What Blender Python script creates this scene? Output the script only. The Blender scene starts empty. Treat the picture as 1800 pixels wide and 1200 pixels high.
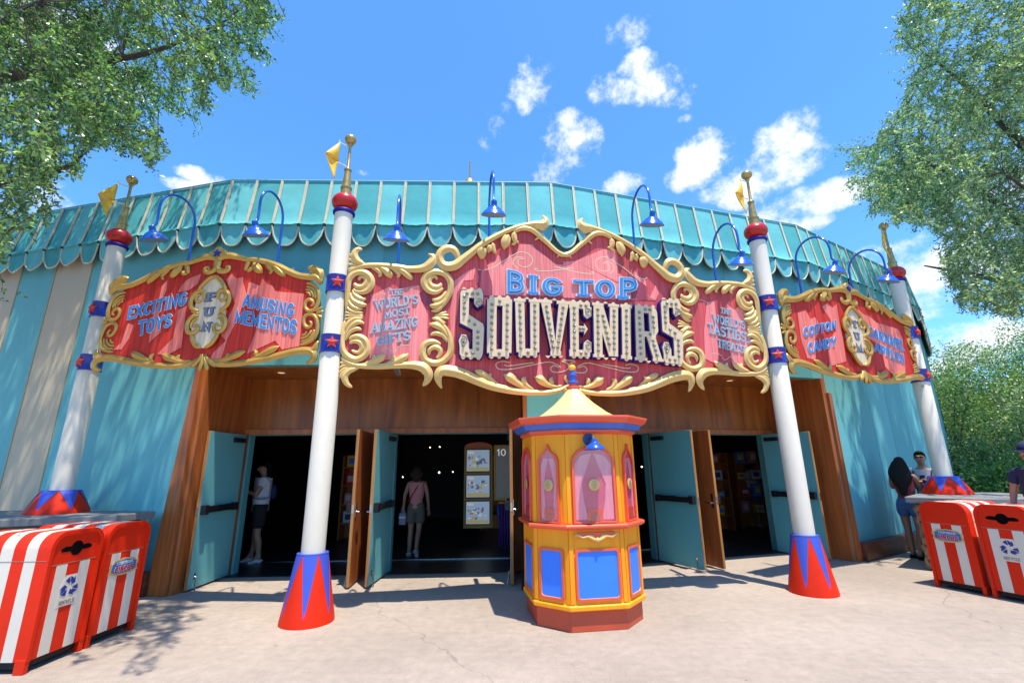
import bpy, bmesh, math, random
import numpy as np
from mathutils import Vector, Matrix, Quaternion
from mathutils.geometry import tessellate_polygon
random.seed(7); RNG = np.random.default_rng(7)
PI = math.pi; R = math.radians
SC = bpy.context.scene; COL = SC.collection
# ------------------------------------------------ measuring helpers (photo point -> ray -> real place)
F = 822.0; PITCH = R(15); ROLL = math.atan(35/3070); EYE = 1.6
SP, CP = math.sin(PITCH), math.cos(PITCH)
def ray(x, y):
    a = x-900; b = 600-y
    u = (a*math.cos(ROLL)+b*math.sin(ROLL))/F; v = (-a*math.sin(ROLL)+b*math.cos(ROLL))/F
    return Vector((u, CP-v*SP, SP+v*CP))
def at_z(x, y, z=0):
    d = ray(x, y); return Vector((0, 0, EYE))+d*((z-EYE)/d.z)
def at_y(x, y, Y):
    d = ray(x, y); return Vector((0, 0, EYE))+d*(Y/d.y)
def project(p):
    x, y, z = p[0], p[1], p[2]-EYE
    w = y*CP+z*SP
    if w < .05: return None
    a = x/w*F; b = (-y*SP+z*CP)/w*F
    return (900+a*math.cos(ROLL)-b*math.sin(ROLL), 600-(a*math.sin(ROLL)+b*math.cos(ROLL)))
# ------------------------------------------------ materials
MATS = {}
ALB = .80   # overall paint reflectance: keeps whites near .55 under the bright exposure
def mat(name, col, rough=.5, metal=0, var=0.0, vscale=3.0, bump=0.0, bscale=60, stretch=(1,1,1), spec=.5, coat=0, emis=None, estr=0, dirt=0, trans=0, alpha=1, sheen=0):
    if name in MATS: return MATS[name]
    col = tuple(c*ALB for c in col)
    m = bpy.data.materials.new(name); m.use_nodes = True; MATS[name] = m
    nt = m.node_tree; N = nt.nodes; L = nt.links
    b = N['Principled BSDF']
    b.inputs['Base Color'].default_value = (*col, 1); b.inputs['Roughness'].default_value = rough
    b.inputs['Metallic'].default_value = metal; b.inputs['Specular IOR Level'].default_value = spec
    if coat: b.inputs['Coat Weight'].default_value = coat; b.inputs['Coat Roughness'].default_value = .12
    if trans: b.inputs['Transmission Weight'].default_value = trans
    b.inputs['Alpha'].default_value = alpha
    if emis: b.inputs['Emission Color'].default_value = (*emis, 1); b.inputs['Emission Strength'].default_value = estr
    if var or bump or dirt:
        tc = N.new('ShaderNodeTexCoord'); mp = N.new('ShaderNodeMapping'); mp.inputs['Scale'].default_value = stretch
        L.new(tc.outputs['Object'], mp.inputs['Vector'])
    if var or dirt:
        nz = N.new('ShaderNodeTexNoise'); nz.inputs['Scale'].default_value = vscale; nz.inputs['Detail'].default_value = 6; nz.inputs['Roughness'].default_value = .65
        L.new(mp.outputs[0], nz.inputs['Vector'])
        mr = N.new('ShaderNodeMapRange'); mr.inputs[1].default_value = .25; mr.inputs[2].default_value = .75
        mr.inputs[3].default_value = 1-var; mr.inputs[4].default_value = 1+var
        L.new(nz.outputs[0], mr.inputs[0])
        mx = N.new('ShaderNodeVectorMath'); mx.operation = 'SCALE'; mx.inputs[0].default_value = col
        L.new(mr.outputs[0], mx.inputs['Scale']); L.new(mx.outputs[0], b.inputs['Base Color'])
        r2 = N.new('ShaderNodeMapRange'); r2.inputs[3].default_value = max(.02, rough-.1); r2.inputs[4].default_value = min(1, rough+.12)
        L.new(nz.outputs[0], r2.inputs[0]); L.new(r2.outputs[0], b.inputs['Roughness'])
        if dirt:
            n2 = N.new('ShaderNodeTexNoise'); n2.inputs['Scale'].default_value = 9; n2.inputs['Detail'].default_value = 9; n2.inputs['Roughness'].default_value = .75
            L.new(tc.outputs['Object'], n2.inputs['Vector'])
            cr = N.new('ShaderNodeMapRange'); cr.inputs[1].default_value = .58; cr.inputs[2].default_value = .72; cr.inputs[3].default_value = 0; cr.inputs[4].default_value = dirt
            L.new(n2.outputs[0], cr.inputs[0])
            m2 = N.new('ShaderNodeMix'); m2.data_type = 'RGBA'; m2.inputs[7].default_value = (.12, .09, .06, 1)
            L.new(cr.outputs[0], m2.inputs[0]); L.new(mx.outputs[0], m2.inputs[6]); L.new(m2.outputs[2], b.inputs['Base Color'])
    if bump:
        bz = N.new('ShaderNodeTexNoise'); bz.inputs['Scale'].default_value = bscale; bz.inputs['Detail'].default_value = 4
        L.new(mp.outputs[0], bz.inputs['Vector'])
        bn = N.new('ShaderNodeBump'); bn.inputs['Strength'].default_value = bump; bn.inputs['Distance'].default_value = .01
        L.new(bz.outputs[0], bn.inputs['Height']); L.new(bn.outputs[0], b.inputs['Normal'])
    return m
def wood(name, c1, c2, scale=(14, 14, .9), rough=.4, coat=.3, planks=0, bump=.15):
    """grain runs along object z"""
    c1 = tuple(c*ALB for c in c1); c2 = tuple(c*ALB for c in c2)
    if name in MATS: return MATS[name]
    m = bpy.data.materials.new(name); m.use_nodes = True; MATS[name] = m
    nt = m.node_tree; N = nt.nodes; L = nt.links; b = N['Principled BSDF']
    b.inputs['Roughness'].default_value = rough; b.inputs['Specular IOR Level'].default_value = .28; b.inputs['Coat Weight'].default_value = coat*.5; b.inputs['Coat Roughness'].default_value = .2
    tc = N.new('ShaderNodeTexCoord'); mp = N.new('ShaderNodeMapping'); mp.inputs['Scale'].default_value = scale
    L.new(tc.outputs['Object'], mp.inputs[0])
    nz = N.new('ShaderNodeTexNoise'); nz.inputs['Scale'].default_value = 1.6; nz.inputs['Detail'].default_value = 8; nz.inputs['Distortion'].default_value = .6
    L.new(mp.outputs[0], nz.inputs['Vector'])
    cr = N.new('ShaderNodeValToRGB'); cr.color_ramp.elements[0].position = .33; cr.color_ramp.elements[1].position = .68
    cr.color_ramp.elements[0].color = (*c1, 1); cr.color_ramp.elements[1].color = (*c2, 1)
    L.new(nz.outputs[0], cr.inputs[0]); out = cr.outputs[0]
    if planks:
        sx = N.new('ShaderNodeSeparateXYZ'); L.new(tc.outputs['Object'], sx.inputs[0])
        mu = N.new('ShaderNodeMath'); mu.operation = 'MULTIPLY'; mu.inputs[1].default_value = 1/planks; L.new(sx.outputs[0], mu.inputs[0])
        fl = N.new('ShaderNodeMath'); fl.operation = 'FLOOR'; L.new(mu.outputs[0], fl.inputs[0])
        wn = N.new('ShaderNodeTexWhiteNoise'); wn.noise_dimensions = '1D'; L.new(fl.outputs[0], wn.inputs['W'])
        fr = N.new('ShaderNodeMath'); fr.operation = 'FRACT'; L.new(mu.outputs[0], fr.inputs[0])
        gp = N.new('ShaderNodeMapRange'); gp.inputs[1].default_value = .0; gp.inputs[2].default_value = .05; gp.inputs[3].default_value = .55; gp.inputs[4].default_value = 1
        L.new(fr.outputs[0], gp.inputs[0])
        rr = N.new('ShaderNodeMapRange'); rr.inputs[3].default_value = .84; rr.inputs[4].default_value = 1.14; L.new(wn.outputs[0], rr.inputs[0])
        m3 = N.new('ShaderNodeMath'); m3.operation = 'MULTIPLY'; L.new(gp.outputs[0], m3.inputs[0]); L.new(rr.outputs[0], m3.inputs[1])
        vs = N.new('ShaderNodeVectorMath'); vs.operation = 'SCALE'; L.new(out, vs.inputs[0]); L.new(m3.outputs[0], vs.inputs['Scale']); out = vs.outputs[0]
    L.new(out, b.inputs['Base Color'])
    bn = N.new('ShaderNodeBump'); bn.inputs['Strength'].default_value = bump; bn.inputs['Distance'].default_value = .004
    L.new(nz.outputs[0], bn.inputs['Height']); L.new(bn.outputs[0], b.inputs['Normal'])
    return m
M = {}
M['teal'] = mat('teal_paint', (.165, .52, .53), .62, var=.07, vscale=1.2, bump=.08, bscale=30)
M['teal2'] = mat('teal_paint_deep', (.13, .45, .465), .62, var=.07, vscale=1.2, bump=.08, bscale=30)
M['tan'] = mat('tan_paint', (.66, .53, .36), .65, var=.06, vscale=1.2, bump=.08, bscale=30)
M['seam'] = mat('orange_seam', (.55, .33, .1), .6)
M['can1'] = mat('teal_canvas', (.16, .55, .56), .8, spec=.2, var=.13, vscale=2.6, bump=.5, bscale=7, dirt=.06)
M['can2'] = mat('teal_canvas_deep', (.09, .42, .435), .8, spec=.2, var=.13, vscale=2.6, bump=.5, bscale=7, dirt=.06)
M['piping'] = mat('cream_piping', (.76, .65, .46), .6, var=.15, vscale=8)
M['roof'] = mat('roof_canvas', (.1, .4, .42), .7, var=.1)
M['wood_dark'] = wood('dark_stained_wood', (.27, .078, .012), (.50, .165, .028), (4, 4, .5), .38, .35)
M['wood_mid'] = wood('red_brown_wood', (.38, .10, .024), (.60, .18, .045), (9, 9, .6), .4, .3)
M['wood_orange'] = wood('orange_wood', (.42, .17, .045), (.60, .28, .08), (20, 20, 1), .45, .2)
M['wood_trim'] = wood('base_trim_wood', (.10, .03, .014), (.2, .06, .03), (2, 2, 14), .45, .3)
M['board'] = wood('rose_red_boards', (.56, .058, .062), (.78, .12, .12), (26, 26, .8), .6, .0, planks=.19, bump=.3)
M['board2'] = wood('bright_red_boards', (.56, .020, .012), (.80, .050, .025), (26, 26, .8), .6, .0, planks=.16, bump=.3)
M['draw'] = wood('light_rose_painting', (.94, .20, .19), (1.1, .34, .31), (26, 26, .8), .6, .0, planks=.19, bump=.3)
M['draw2'] = wood('light_red_painting', (.90, .15, .11), (1.05, .30, .24), (26, 26, .8), .6, .0, planks=.16, bump=.3)
M['plum'] = wood('plum_painting', (.32, .04, .075), (.42, .075, .11), (26, 26, .8), .6, .0, planks=.19, bump=.3)
M['bone'] = wood('bone_boards', (.82, .62, .40), (1.05, .84, .58), (26, 26, .8), .55, .1, planks=.08, bump=.3)
M['gold'] = mat('pale_gold_paint', (.84, .53, .17), .42, metal=.15, var=.12, vscale=6, bump=.12, bscale=25, dirt=.2)
M['gold2'] = mat('old_gold_paint', (.66, .38, .08), .33, metal=.4, var=.15, vscale=6, bump=.12, bscale=25, dirt=.3)
M['goldball'] = mat('worn_gold_ball', (.6, .4, .13), .3, metal=.6, var=.2, vscale=20, dirt=.6)
M['cream'] = mat('cream_line_paint', (.78, .62, .36), .5)
M['letter'] = mat('bone_letter_paint', (.84, .63, .36), .5, var=.1, vscale=14, dirt=.35, bump=.1)
M['bulb'] = mat('unlit_glass_bulb', (.35, .31, .26), .08, var=.3, vscale=30, spec=.9)
M['socket'] = mat('bulb_socket', (.33, .27, .18), .5)
M['ultra'] = mat('ultramarine_paint', (.012, .014, .30), .5, spec=.3)
M['sky_letter'] = mat('sky_blue_letter', (.04, .26, .66), .45, var=.08)
M['sky_letter2'] = mat('pale_blue_letter', (.30, .50, .62), .5, var=.12)
M['navy'] = mat('navy_letter', (.02, .06, .18), .5)
M['white_letter'] = mat('letter_edge', (.75, .78, .74), .5)
M['grey_letter'] = mat('grey_letter', (.20, .22, .28), .5)
M['blue'] = mat('glossy_blue_enamel', (.012, .10, .52), .22, coat=.5, var=.08)
M['blue_in'] = mat('blue_grey_enamel', (.22, .27, .36), .4)  # white lamp lining coloured blue-grey to stand for the shade inside
M['band'] = mat('royal_blue_band', (.012, .03, .36), .3, coat=.3, var=.1)
M['red'] = mat('glossy_red', (.60, .012, .008), .25, spec=.4, coat=.2, var=.06)
M['cone_red'] = mat('cone_red_paint', (.88, .030, .004), .5, spec=.2, var=.12, vscale=4, dirt=.3)
M['cone_blue'] = mat('cone_blue_paint', (.055, .10, .56), .45, var=.07)
M['pole'] = mat('off_white_pole_paint', (.86, .76, .60), .5, var=.05, vscale=2, dirt=.22)
M['flag'] = mat('golden_yellow_metal', (1.1, .58, .02), .4, var=.12, vscale=8)
M['star'] = mat('red_star_paint', (.80, .07, .05), .35, var=.05)
M['steel'] = mat('galvanised_steel', (.35, .37, .38), .45, metal=.6, var=.1)
M['black'] = mat('black_plastic', (.012, .012, .014), .5, spec=.3)
M['hole_black'] = mat('painted_dark_opening', (.004, .004, .004), .9, spec=.05)
M['chrome'] = mat('brushed_metal', (.6, .6, .58), .25, metal=1)
M['dark_in'] = mat('interior_shade_tone', (.03, .026, .026), .8)  # near-black colour on walls and ceiling stands in for the unlit shop
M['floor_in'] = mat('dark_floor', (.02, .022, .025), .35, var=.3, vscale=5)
M['bin_red'] = mat('bin_red_paint', (.86, .028, .004), .45, spec=.2, var=.09, vscale=3, dirt=.28)
M['bin_white'] = mat('bin_white_paint', (.84, .75, .60), .4, spec=.3, var=.05, dirt=.1)
M['logo_blue'] = mat('emblem_blue', (.05, .17, .48), .4)
M['sym_blue'] = mat('symbol_blue', (.02, .04, .26), .4)
M['kyel'] = wood('booth_orange_boards', (1.12, .37, .010), (1.2, .46, .018), (7, 7, .5), .5, .0, bump=.1)
M['kred'] = mat('booth_red_trim', (1.0, .12, .045), .4, var=.06, coat=.2)
M['kbase'] = mat('booth_plinth', (.66, .085, .03), .5, var=.12, dirt=.45)
M['kblue'] = mat('booth_blue_panel', (.06, .27, 1.05), .45, spec=.3, var=.04)
M['kband'] = mat('booth_blue_band', (.06, .17, .66), .4, var=.06)
M['kpane'] = mat('rose_window_back', (.86, .17, .25), .5, var=.12, vscale=4)
M['kcurt'] = mat('rose_curtain', (1.05, .46, .50), .7, var=.15, vscale=9, stretch=(4, 4, .5))
M['kroof'] = mat('butter_roof', (.92, .68, .28), .4, var=.06, coat=.1)
M['stone_slab'] = mat('grey_concrete_slab', (.22, .22, .21), .8, var=.2, vscale=6, bump=.3, bscale=40)  # concrete grey, darkened to include the leaf shadow lying on it
M['skin'] = mat('skin', (.46, .24, .15), .55, var=.05)
M['skin_d'] = mat('tan_skin', (.34, .165, .095), .55, var=.05)
M['hair'] = mat('black_hair', (.010, .008, .007), .7, spec=.2, bump=.5, bscale=90, stretch=(6, 6, .6))
M['hair_b'] = mat('brown_hair', (.045, .024, .014), .7, spec=.2, bump=.5, bscale=90, stretch=(6, 6, .6))
M['white_cl'] = mat('white_cloth', (.72, .70, .74), .85, bump=.3, bscale=12, var=.06)
M['pink_cl'] = mat('pink_cloth', (.74, .30, .28), .85, bump=.3, bscale=12, var=.08)
M['olive_cl'] = mat('grey_green_cloth', (.15, .14, .10), .85, bump=.3, bscale=12)
M['black_cl'] = mat('black_cloth', (.012, .012, .014), .85, bump=.3, bscale=12)
M['navy_cl'] = mat('navy_cloth', (.016, .022, .085), .85, bump=.3, bscale=12)
M['denim'] = mat('blue_denim', (.05, .12, .28), .85, var=.3, vscale=30, bump=.3)
M['shoe'] = mat('white_shoe', (.65, .65, .68), .6)
M['lens'] = mat('dark_lens', (.01, .01, .01), .08)
M['purple'] = mat('purple_cloth', (.11, .03, .22), .7)
M['yellow_fr'] = mat('yellow_frame', (.55, .27, .03), .5)
M['bark'] = mat('bark', (.085, .06, .042), .9, var=.35, vscale=12, bump=.8, bscale=30, stretch=(1, 1, .3))
# ------------------------------------------------ mesh collector
class B:
    def __init__(s): s.v = []; s.f = []; s.m = []
    def add(s, vs, fs, mi=0):
        o = len(s.v); s.v += [tuple(p) for p in vs]; s.f += [tuple(i+o for i in f) for f in fs]; s.m += [mi]*len(fs)
    def box(s, x0, x1, y0, y1, z0, z1, mi=0, T=None):
        vs = [Vector((x, y, z)) for z in (z0, z1) for y in (y0, y1) for x in (x0, x1)]
        if T is not None: vs = [T @ p for p in vs]
        s.add(vs, [(0, 2, 3, 1), (4, 5, 7, 6), (0, 1, 5, 4), (2, 6, 7, 3), (0, 4, 6, 2), (1, 3, 7, 5)], mi)
    def prism(s, poly, d0, d1, T, mi=0, side=None, bev=0):
        """poly: (x,z) points; extruded from y=d0 (front) to y=d1 (back) in the frame T"""
        n = len(poly)
        a = sum(poly[i][0]*poly[(i+1) % n][1]-poly[(i+1) % n][0]*poly[i][1] for i in range(n))
        if a < 0: poly = poly[::-1]
        fr = [T @ Vector((p[0], d0, p[1])) for p in poly]; bk = [T @ Vector((p[0], d1, p[1])) for p in poly]
        s.add(fr+bk, [tuple(range(n)), tuple(range(2*n-1, n-1, -1))], mi)
        o = len(s.v)-2*n
        sm = mi if side is None else side
        for i in range(n):
            j = (i+1) % n; s.f.append((o+i, o+n+i, o+n+j, o+j)); s.m.append(sm)
    def lathe(s, prof, n=24, T=None, mi=0, a0=0, a1=2*PI):
        T = T or Matrix(); vs = []; fs = []
        full = abs(a1-a0-2*PI) < 1e-6; k = n if full else n+1
        for r, z in prof:
            for i in range(k):
                a = a0+(a1-a0)*i/n; vs.append(T @ Vector((r*math.cos(a), r*math.sin(a), z)))
        for j in range(len(prof)-1):
            for i in range(n):
                i2 = (i+1) % k; fs.append((j*k+i, j*k+i2, (j+1)*k+i2, (j+1)*k+i))
        if full and prof[0][0] > 1e-4: fs.append(tuple(range(k-1, -1, -1)))
        if full and prof[-1][0] > 1e-4: fs.append(tuple((len(prof)-1)*k+i for i in range(k)))
        s.add(vs, fs, mi)
    def tube(s, pts, rad, n=8, squash=None, caps=True, mi=0, ref=None, flute=0):
        """round bar along pts; squash=(direction, factor) flattens it along a direction"""
        pts = [Vector(p) for p in pts]; k = len(pts)
        if not hasattr(rad, '__len__'): rad = [rad]*k
        vs = []; up = Vector(ref) if ref is not None else None
        for i in range(k):
            t = (pts[min(i+1, k-1)]-pts[max(i-1, 0)])
            t = t.normalized() if t.length > 1e-9 else Vector((0, 0, 1))
            if up is None: up = t.orthogonal()
            a = (up-t*up.dot(t)); a = a.normalized() if a.length > 1e-6 else t.orthogonal().normalized()
            if ref is None: up = a
            b = t.cross(a)
            for j in range(n):
                w = 2*PI*j/n; off = (a*math.cos(w)+b*math.sin(w))*(rad[i]*(1 if not flute else .90+.13*math.cos(flute*w)))
                if squash: off -= squash[0]*(off.dot(squash[0])*(1-squash[1]))
                vs.append(pts[i]+off)
        fs = [(i*n+j, i*n+(j+1) % n, (i+1)*n+(j+1) % n, (i+1)*n+j) for i in range(k-1) for j in range(n)]
        if caps: fs += [tuple(range(n-1, -1, -1)), tuple((k-1)*n+j for j in range(n))]
        s.add(vs, fs, mi)
    def ball(s, c, r, n=12, m=8, mi=0, sc=(1, 1, 1), T=None):
        prof = [(max(1e-5, r*math.sin(PI*j/m)), -r*math.cos(PI*j/m)) for j in range(m+1)]
        T2 = (T or Matrix()) @ Matrix.Translation(Vector(c)) @ Matrix.Diagonal((*sc, 1)); s.lathe(prof, n, T2, mi)
def obj(name, b, mats, parent=None, smooth=35, bevel=0):
    """link a collector as ONE mesh object; its points are world points, stored relative to the parent"""
    me = bpy.data.meshes.new(name)
    v = b.v
    if parent is not None:
        Mi = parent.get_mw().inverted() if hasattr(parent, 'get_mw') else MW[parent.name].inverted()
        v = [tuple(Mi @ Vector(p)) for p in v]
    me.from_pydata(v, [], b.f); me.update()
    if not isinstance(mats, (list, tuple)): mats = [mats]
    for m in mats: me.materials.append(m)
    if len(mats) > 1: me.polygons.foreach_set('material_index', b.m)
    if smooth:
        me.polygons.foreach_set('use_smooth', [True]*len(me.polygons)); me.set_sharp_from_angle(angle=R(smooth))
    o = bpy.data.objects.new(name, me); COL.objects.link(o)
    if parent is not None: o.parent = parent
    MW[o.name] = MW[parent.name].copy() if parent is not None else Matrix()
    if bevel:
        md = o.modifiers.new('bevel', 'BEVEL'); md.width = bevel; md.segments = 2; md.limit_method = 'ANGLE'; md.angle_limit = R(40)
    return o
MW = {}
def tag(o, label=None, cat=None, group=None, kind=None):
    if label: o['label'] = label
    if cat: o['category'] = cat
    if group: o['group'] = group
    if kind: o['kind'] = kind
    return o
def thing(name, label, cat, loc, rz=0, group=None):
    o = bpy.data.objects.new(name, None); COL.objects.link(o); o.empty_display_size = .2
    o.location = loc; o.rotation_euler = (0, 0, rz)
    MW[o.name] = Matrix.Translation(Vector(loc)) @ Matrix.Rotation(rz, 4, 'Z')
    return tag(o, label, cat, group)
def copy_tree(o, parent=None):
    c = o.copy(); COL.objects.link(c)
    if parent is not None: c.parent = parent
    MW[c.name] = MW[o.name]
    for ch in list(o.children): copy_tree(ch, c)
    return c
def catmull(P, per=6, closed=False):
    P = [tuple(p) for p in P]; n = len(P); out = []
    rng = range(n) if closed else range(n-1)
    for i in rng:
        p0, p1, p2, p3 = (P[(i-1) % n] if closed or i > 0 else P[0]), P[i], P[(i+1) % n], (P[(i+2) % n] if closed or i+2 < n else P[-1])
        for k in range(per):
            t = k/per
            out.append(tuple(.5*(2*b+(c-a)*t+(2*a-5*b+4*c-d)*t*t+(3*b-a-3*c+d)*t**3) for a, b, c, d in zip(p0, p1, p2, p3)))
    if not closed: out.append(P[-1])
    return out
# ================================================ CAMERA, LIGHT, SKY
cam = bpy.data.cameras.new('camera'); co = bpy.data.objects.new('camera', cam); COL.objects.link(co)
cam.sensor_width = 36; cam.lens = F/1800*36; cam.clip_start = .05; cam.clip_end = 2000
Ru = Vector((1, 0, 0)); Uu = Vector((0, -SP, CP)); Fu = Vector((0, CP, SP))
Xc = Ru*math.cos(ROLL)-Uu*math.sin(ROLL); Yc = Ru*math.sin(ROLL)+Uu*math.cos(ROLL)
mw = Matrix((( Xc.x, Yc.x, -Fu.x, 0), (Xc.y, Yc.y, -Fu.y, 0), (Xc.z, Yc.z, -Fu.z, EYE), (0, 0, 0, 1)))
co.matrix_world = mw; SC.camera = co
SC.render.resolution_x = 1024; SC.render.resolution_y = 682
SUN_EL = R(74.5); sun_h = Vector((.5, -.866, 0)).normalized()
sdir = Vector((sun_h.x*math.cos(SUN_EL), sun_h.y*math.cos(SUN_EL), math.sin(SUN_EL)))
sl = bpy.data.lights.new('sun', 'SUN'); sl.energy = 5.0; sl.angle = R(.53); sl.color = (1, .93, .80)
so = bpy.data.objects.new('sun', sl); COL.objects.link(so); so.rotation_euler = sdir.to_track_quat('Z', 'Y').to_euler(); so.location = (5, -8, 30)
W = bpy.data.worlds.new('World'); SC.world = W; W.use_nodes = True
def build_world():
    nt = W.node_tree; N = nt.nodes; L = nt.links; N.clear()
    out = N.new('ShaderNodeOutputWorld'); bg = N.new('ShaderNodeBackground'); bg.inputs[1].default_value = .15
    sky = N.new('ShaderNodeTexSky'); sky.sky_type = 'NISHITA'; sky.sun_disc = False; sky.sun_elevation = SUN_EL
    sky.sun_rotation = math.atan2(sun_h.x, sun_h.y); sky.air_density = 1.0; sky.dust_density = .6; sky.ozone_density = 2.2; sky.altitude = 0
    tc = N.new('ShaderNodeTexCoord')
    def mth(op, a, b=None, clamp=False):
        n = N.new('ShaderNodeMath'); n.operation = op; n.use_clamp = clamp
        for i, q in enumerate((a, b)):
            if q is None: continue
            if isinstance(q, (int, float)): n.inputs[i].default_value = q
            else: L.new(q, n.inputs[i])
        return n.outputs[0]
    nz = N.new('ShaderNodeTexNoise'); nz.inputs['Scale'].default_value = 12; nz.inputs['Detail'].default_value = 10; nz.inputs['Roughness'].default_value = .66; nz.inputs['Distortion'].default_value = .0
    L.new(tc.outputs['Generated'], nz.inputs['Vector'])
    total = None
    # cloud places in the sky: photo point, half sizes in degrees-ish (radians), weight
    for (x, y, rx, ry, wgt) in CLOUDS:
        d = ray(x, y).normalized(); e = d.cross(Vector((0, 0, 1))).normalized(); u = e.cross(d).normalized()
        def dot(vec):
            n = N.new('ShaderNodeVectorMath'); n.operation = 'DOT_PRODUCT'; L.new(tc.outputs['Generated'], n.inputs[0]); n.inputs[1].default_value = vec; return n.outputs['Value']
        a = mth('DIVIDE', dot(e), rx); b = mth('DIVIDE', dot(u), ry)
        r2 = mth('ADD', mth('MULTIPLY', a, a), mth('MULTIPLY', b, b))
        front = mth('GREATER_THAN', dot(d), .3)
        g = mth('MULTIPLY', mth('MULTIPLY', mth('SUBTRACT', 1.0, r2, True), wgt), front)
        total = g if total is None else mth('MAXIMUM', total, g)
    # threshold on noise + mask
    dens = mth('ADD', mth('MULTIPLY', mth('POWER', total, .6), .62), mth('MULTIPLY', mth('SUBTRACT', nz.outputs[0], .5), 2.3))
    msk = N.new('ShaderNodeMapRange'); msk.interpolation_type = 'SMOOTHSTEP'; msk.inputs[1].default_value = .26; msk.inputs[2].default_value = .86; L.new(dens, msk.inputs[0])
    gate = N.new('ShaderNodeMapRange'); gate.inputs[1].default_value = 0; gate.inputs[2].default_value = .15; L.new(total, gate.inputs[0])
    fac = mth('MULTIPLY', msk.outputs[0], gate.outputs[0])
    tint = N.new('ShaderNodeMix'); tint.data_type = 'RGBA'; tint.blend_type = 'MULTIPLY'; tint.inputs[0].default_value = 1; tint.inputs[7].default_value = SKYTINT
    L.new(sky.outputs[0], tint.inputs[6])
    mx = N.new('ShaderNodeMix'); mx.data_type = 'RGBA'; L.new(fac, mx.inputs[0]); L.new(tint.outputs[2], mx.inputs[6]); mx.inputs[7].default_value = (5.3, 5.5, 5.8, 1)
    L.new(mx.outputs[2], bg.inputs[0]); L.new(bg.outputs[0], out.inputs[0])
CLOUDS = [(940, 145, .055, .05, 1), (925, 172, .05, .035, .6), (885, 190, .03, .02, .55), (865, 225, .04, .045, .65), (1000, 250, .075, .065, 1.05), (960, 300, .06, .04, .65), (1095, 325, .05, .03, .75),
          (1060, 155, .04, .035, 1), (1090, 160, .07, .03, .9), (1150, 150, .07, .035, 1.1), (1120, 115, .045, .03, .85), (1190, 170, .05, .035, .95), (1100, 50, .05, .04, .45), (1240, 275, .07, .055, 1.05), (1210, 310, .05, .035, .8),
          (1380, 270, .085, .065, 1.35), (1330, 320, .085, .05, 1.2), (1420, 355, .11, .035, 1.35), (1370, 400, .09, .03, 1.1), (1400, 225, .05, .04, 1.1), (1250, 345, .08, .018, .6), (360, 312, .05, .017, .9), (335, 330, .05, .014, .7),
          (1620, 470, .09, .03, 1.0), (1640, 470, .12, .05, 1.05), (1560, 440, .06, .02, .8), (1600, 560, .08, .02, .8), (1650, 530, .10, .02, .6), (1700, 600, .13, .045, 1.1), (1650, 620, .08, .025, .9), (1660, 640, .2, .02, .9), (640, 305, .02, .008, .6), (40, 60, .15, .07, .9), (60, 150, .12, .05, .6), (-200, 300, .2, .1, .8), (2000, 300, .3, .08, .8), (1200, 210, .02, .012, .6)]
SKYTINT = (.58, 1.08, 1.56, 1)
build_world()
SC.view_settings.view_transform = 'Standard'; SC.view_settings.look = 'None'; SC.view_settings.gamma = 1; SC.view_settings.exposure = .60
SC.render.engine = 'CYCLES'; SC.cycles.max_bounces = 6; SC.cycles.transparent_max_bounces = 8

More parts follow.
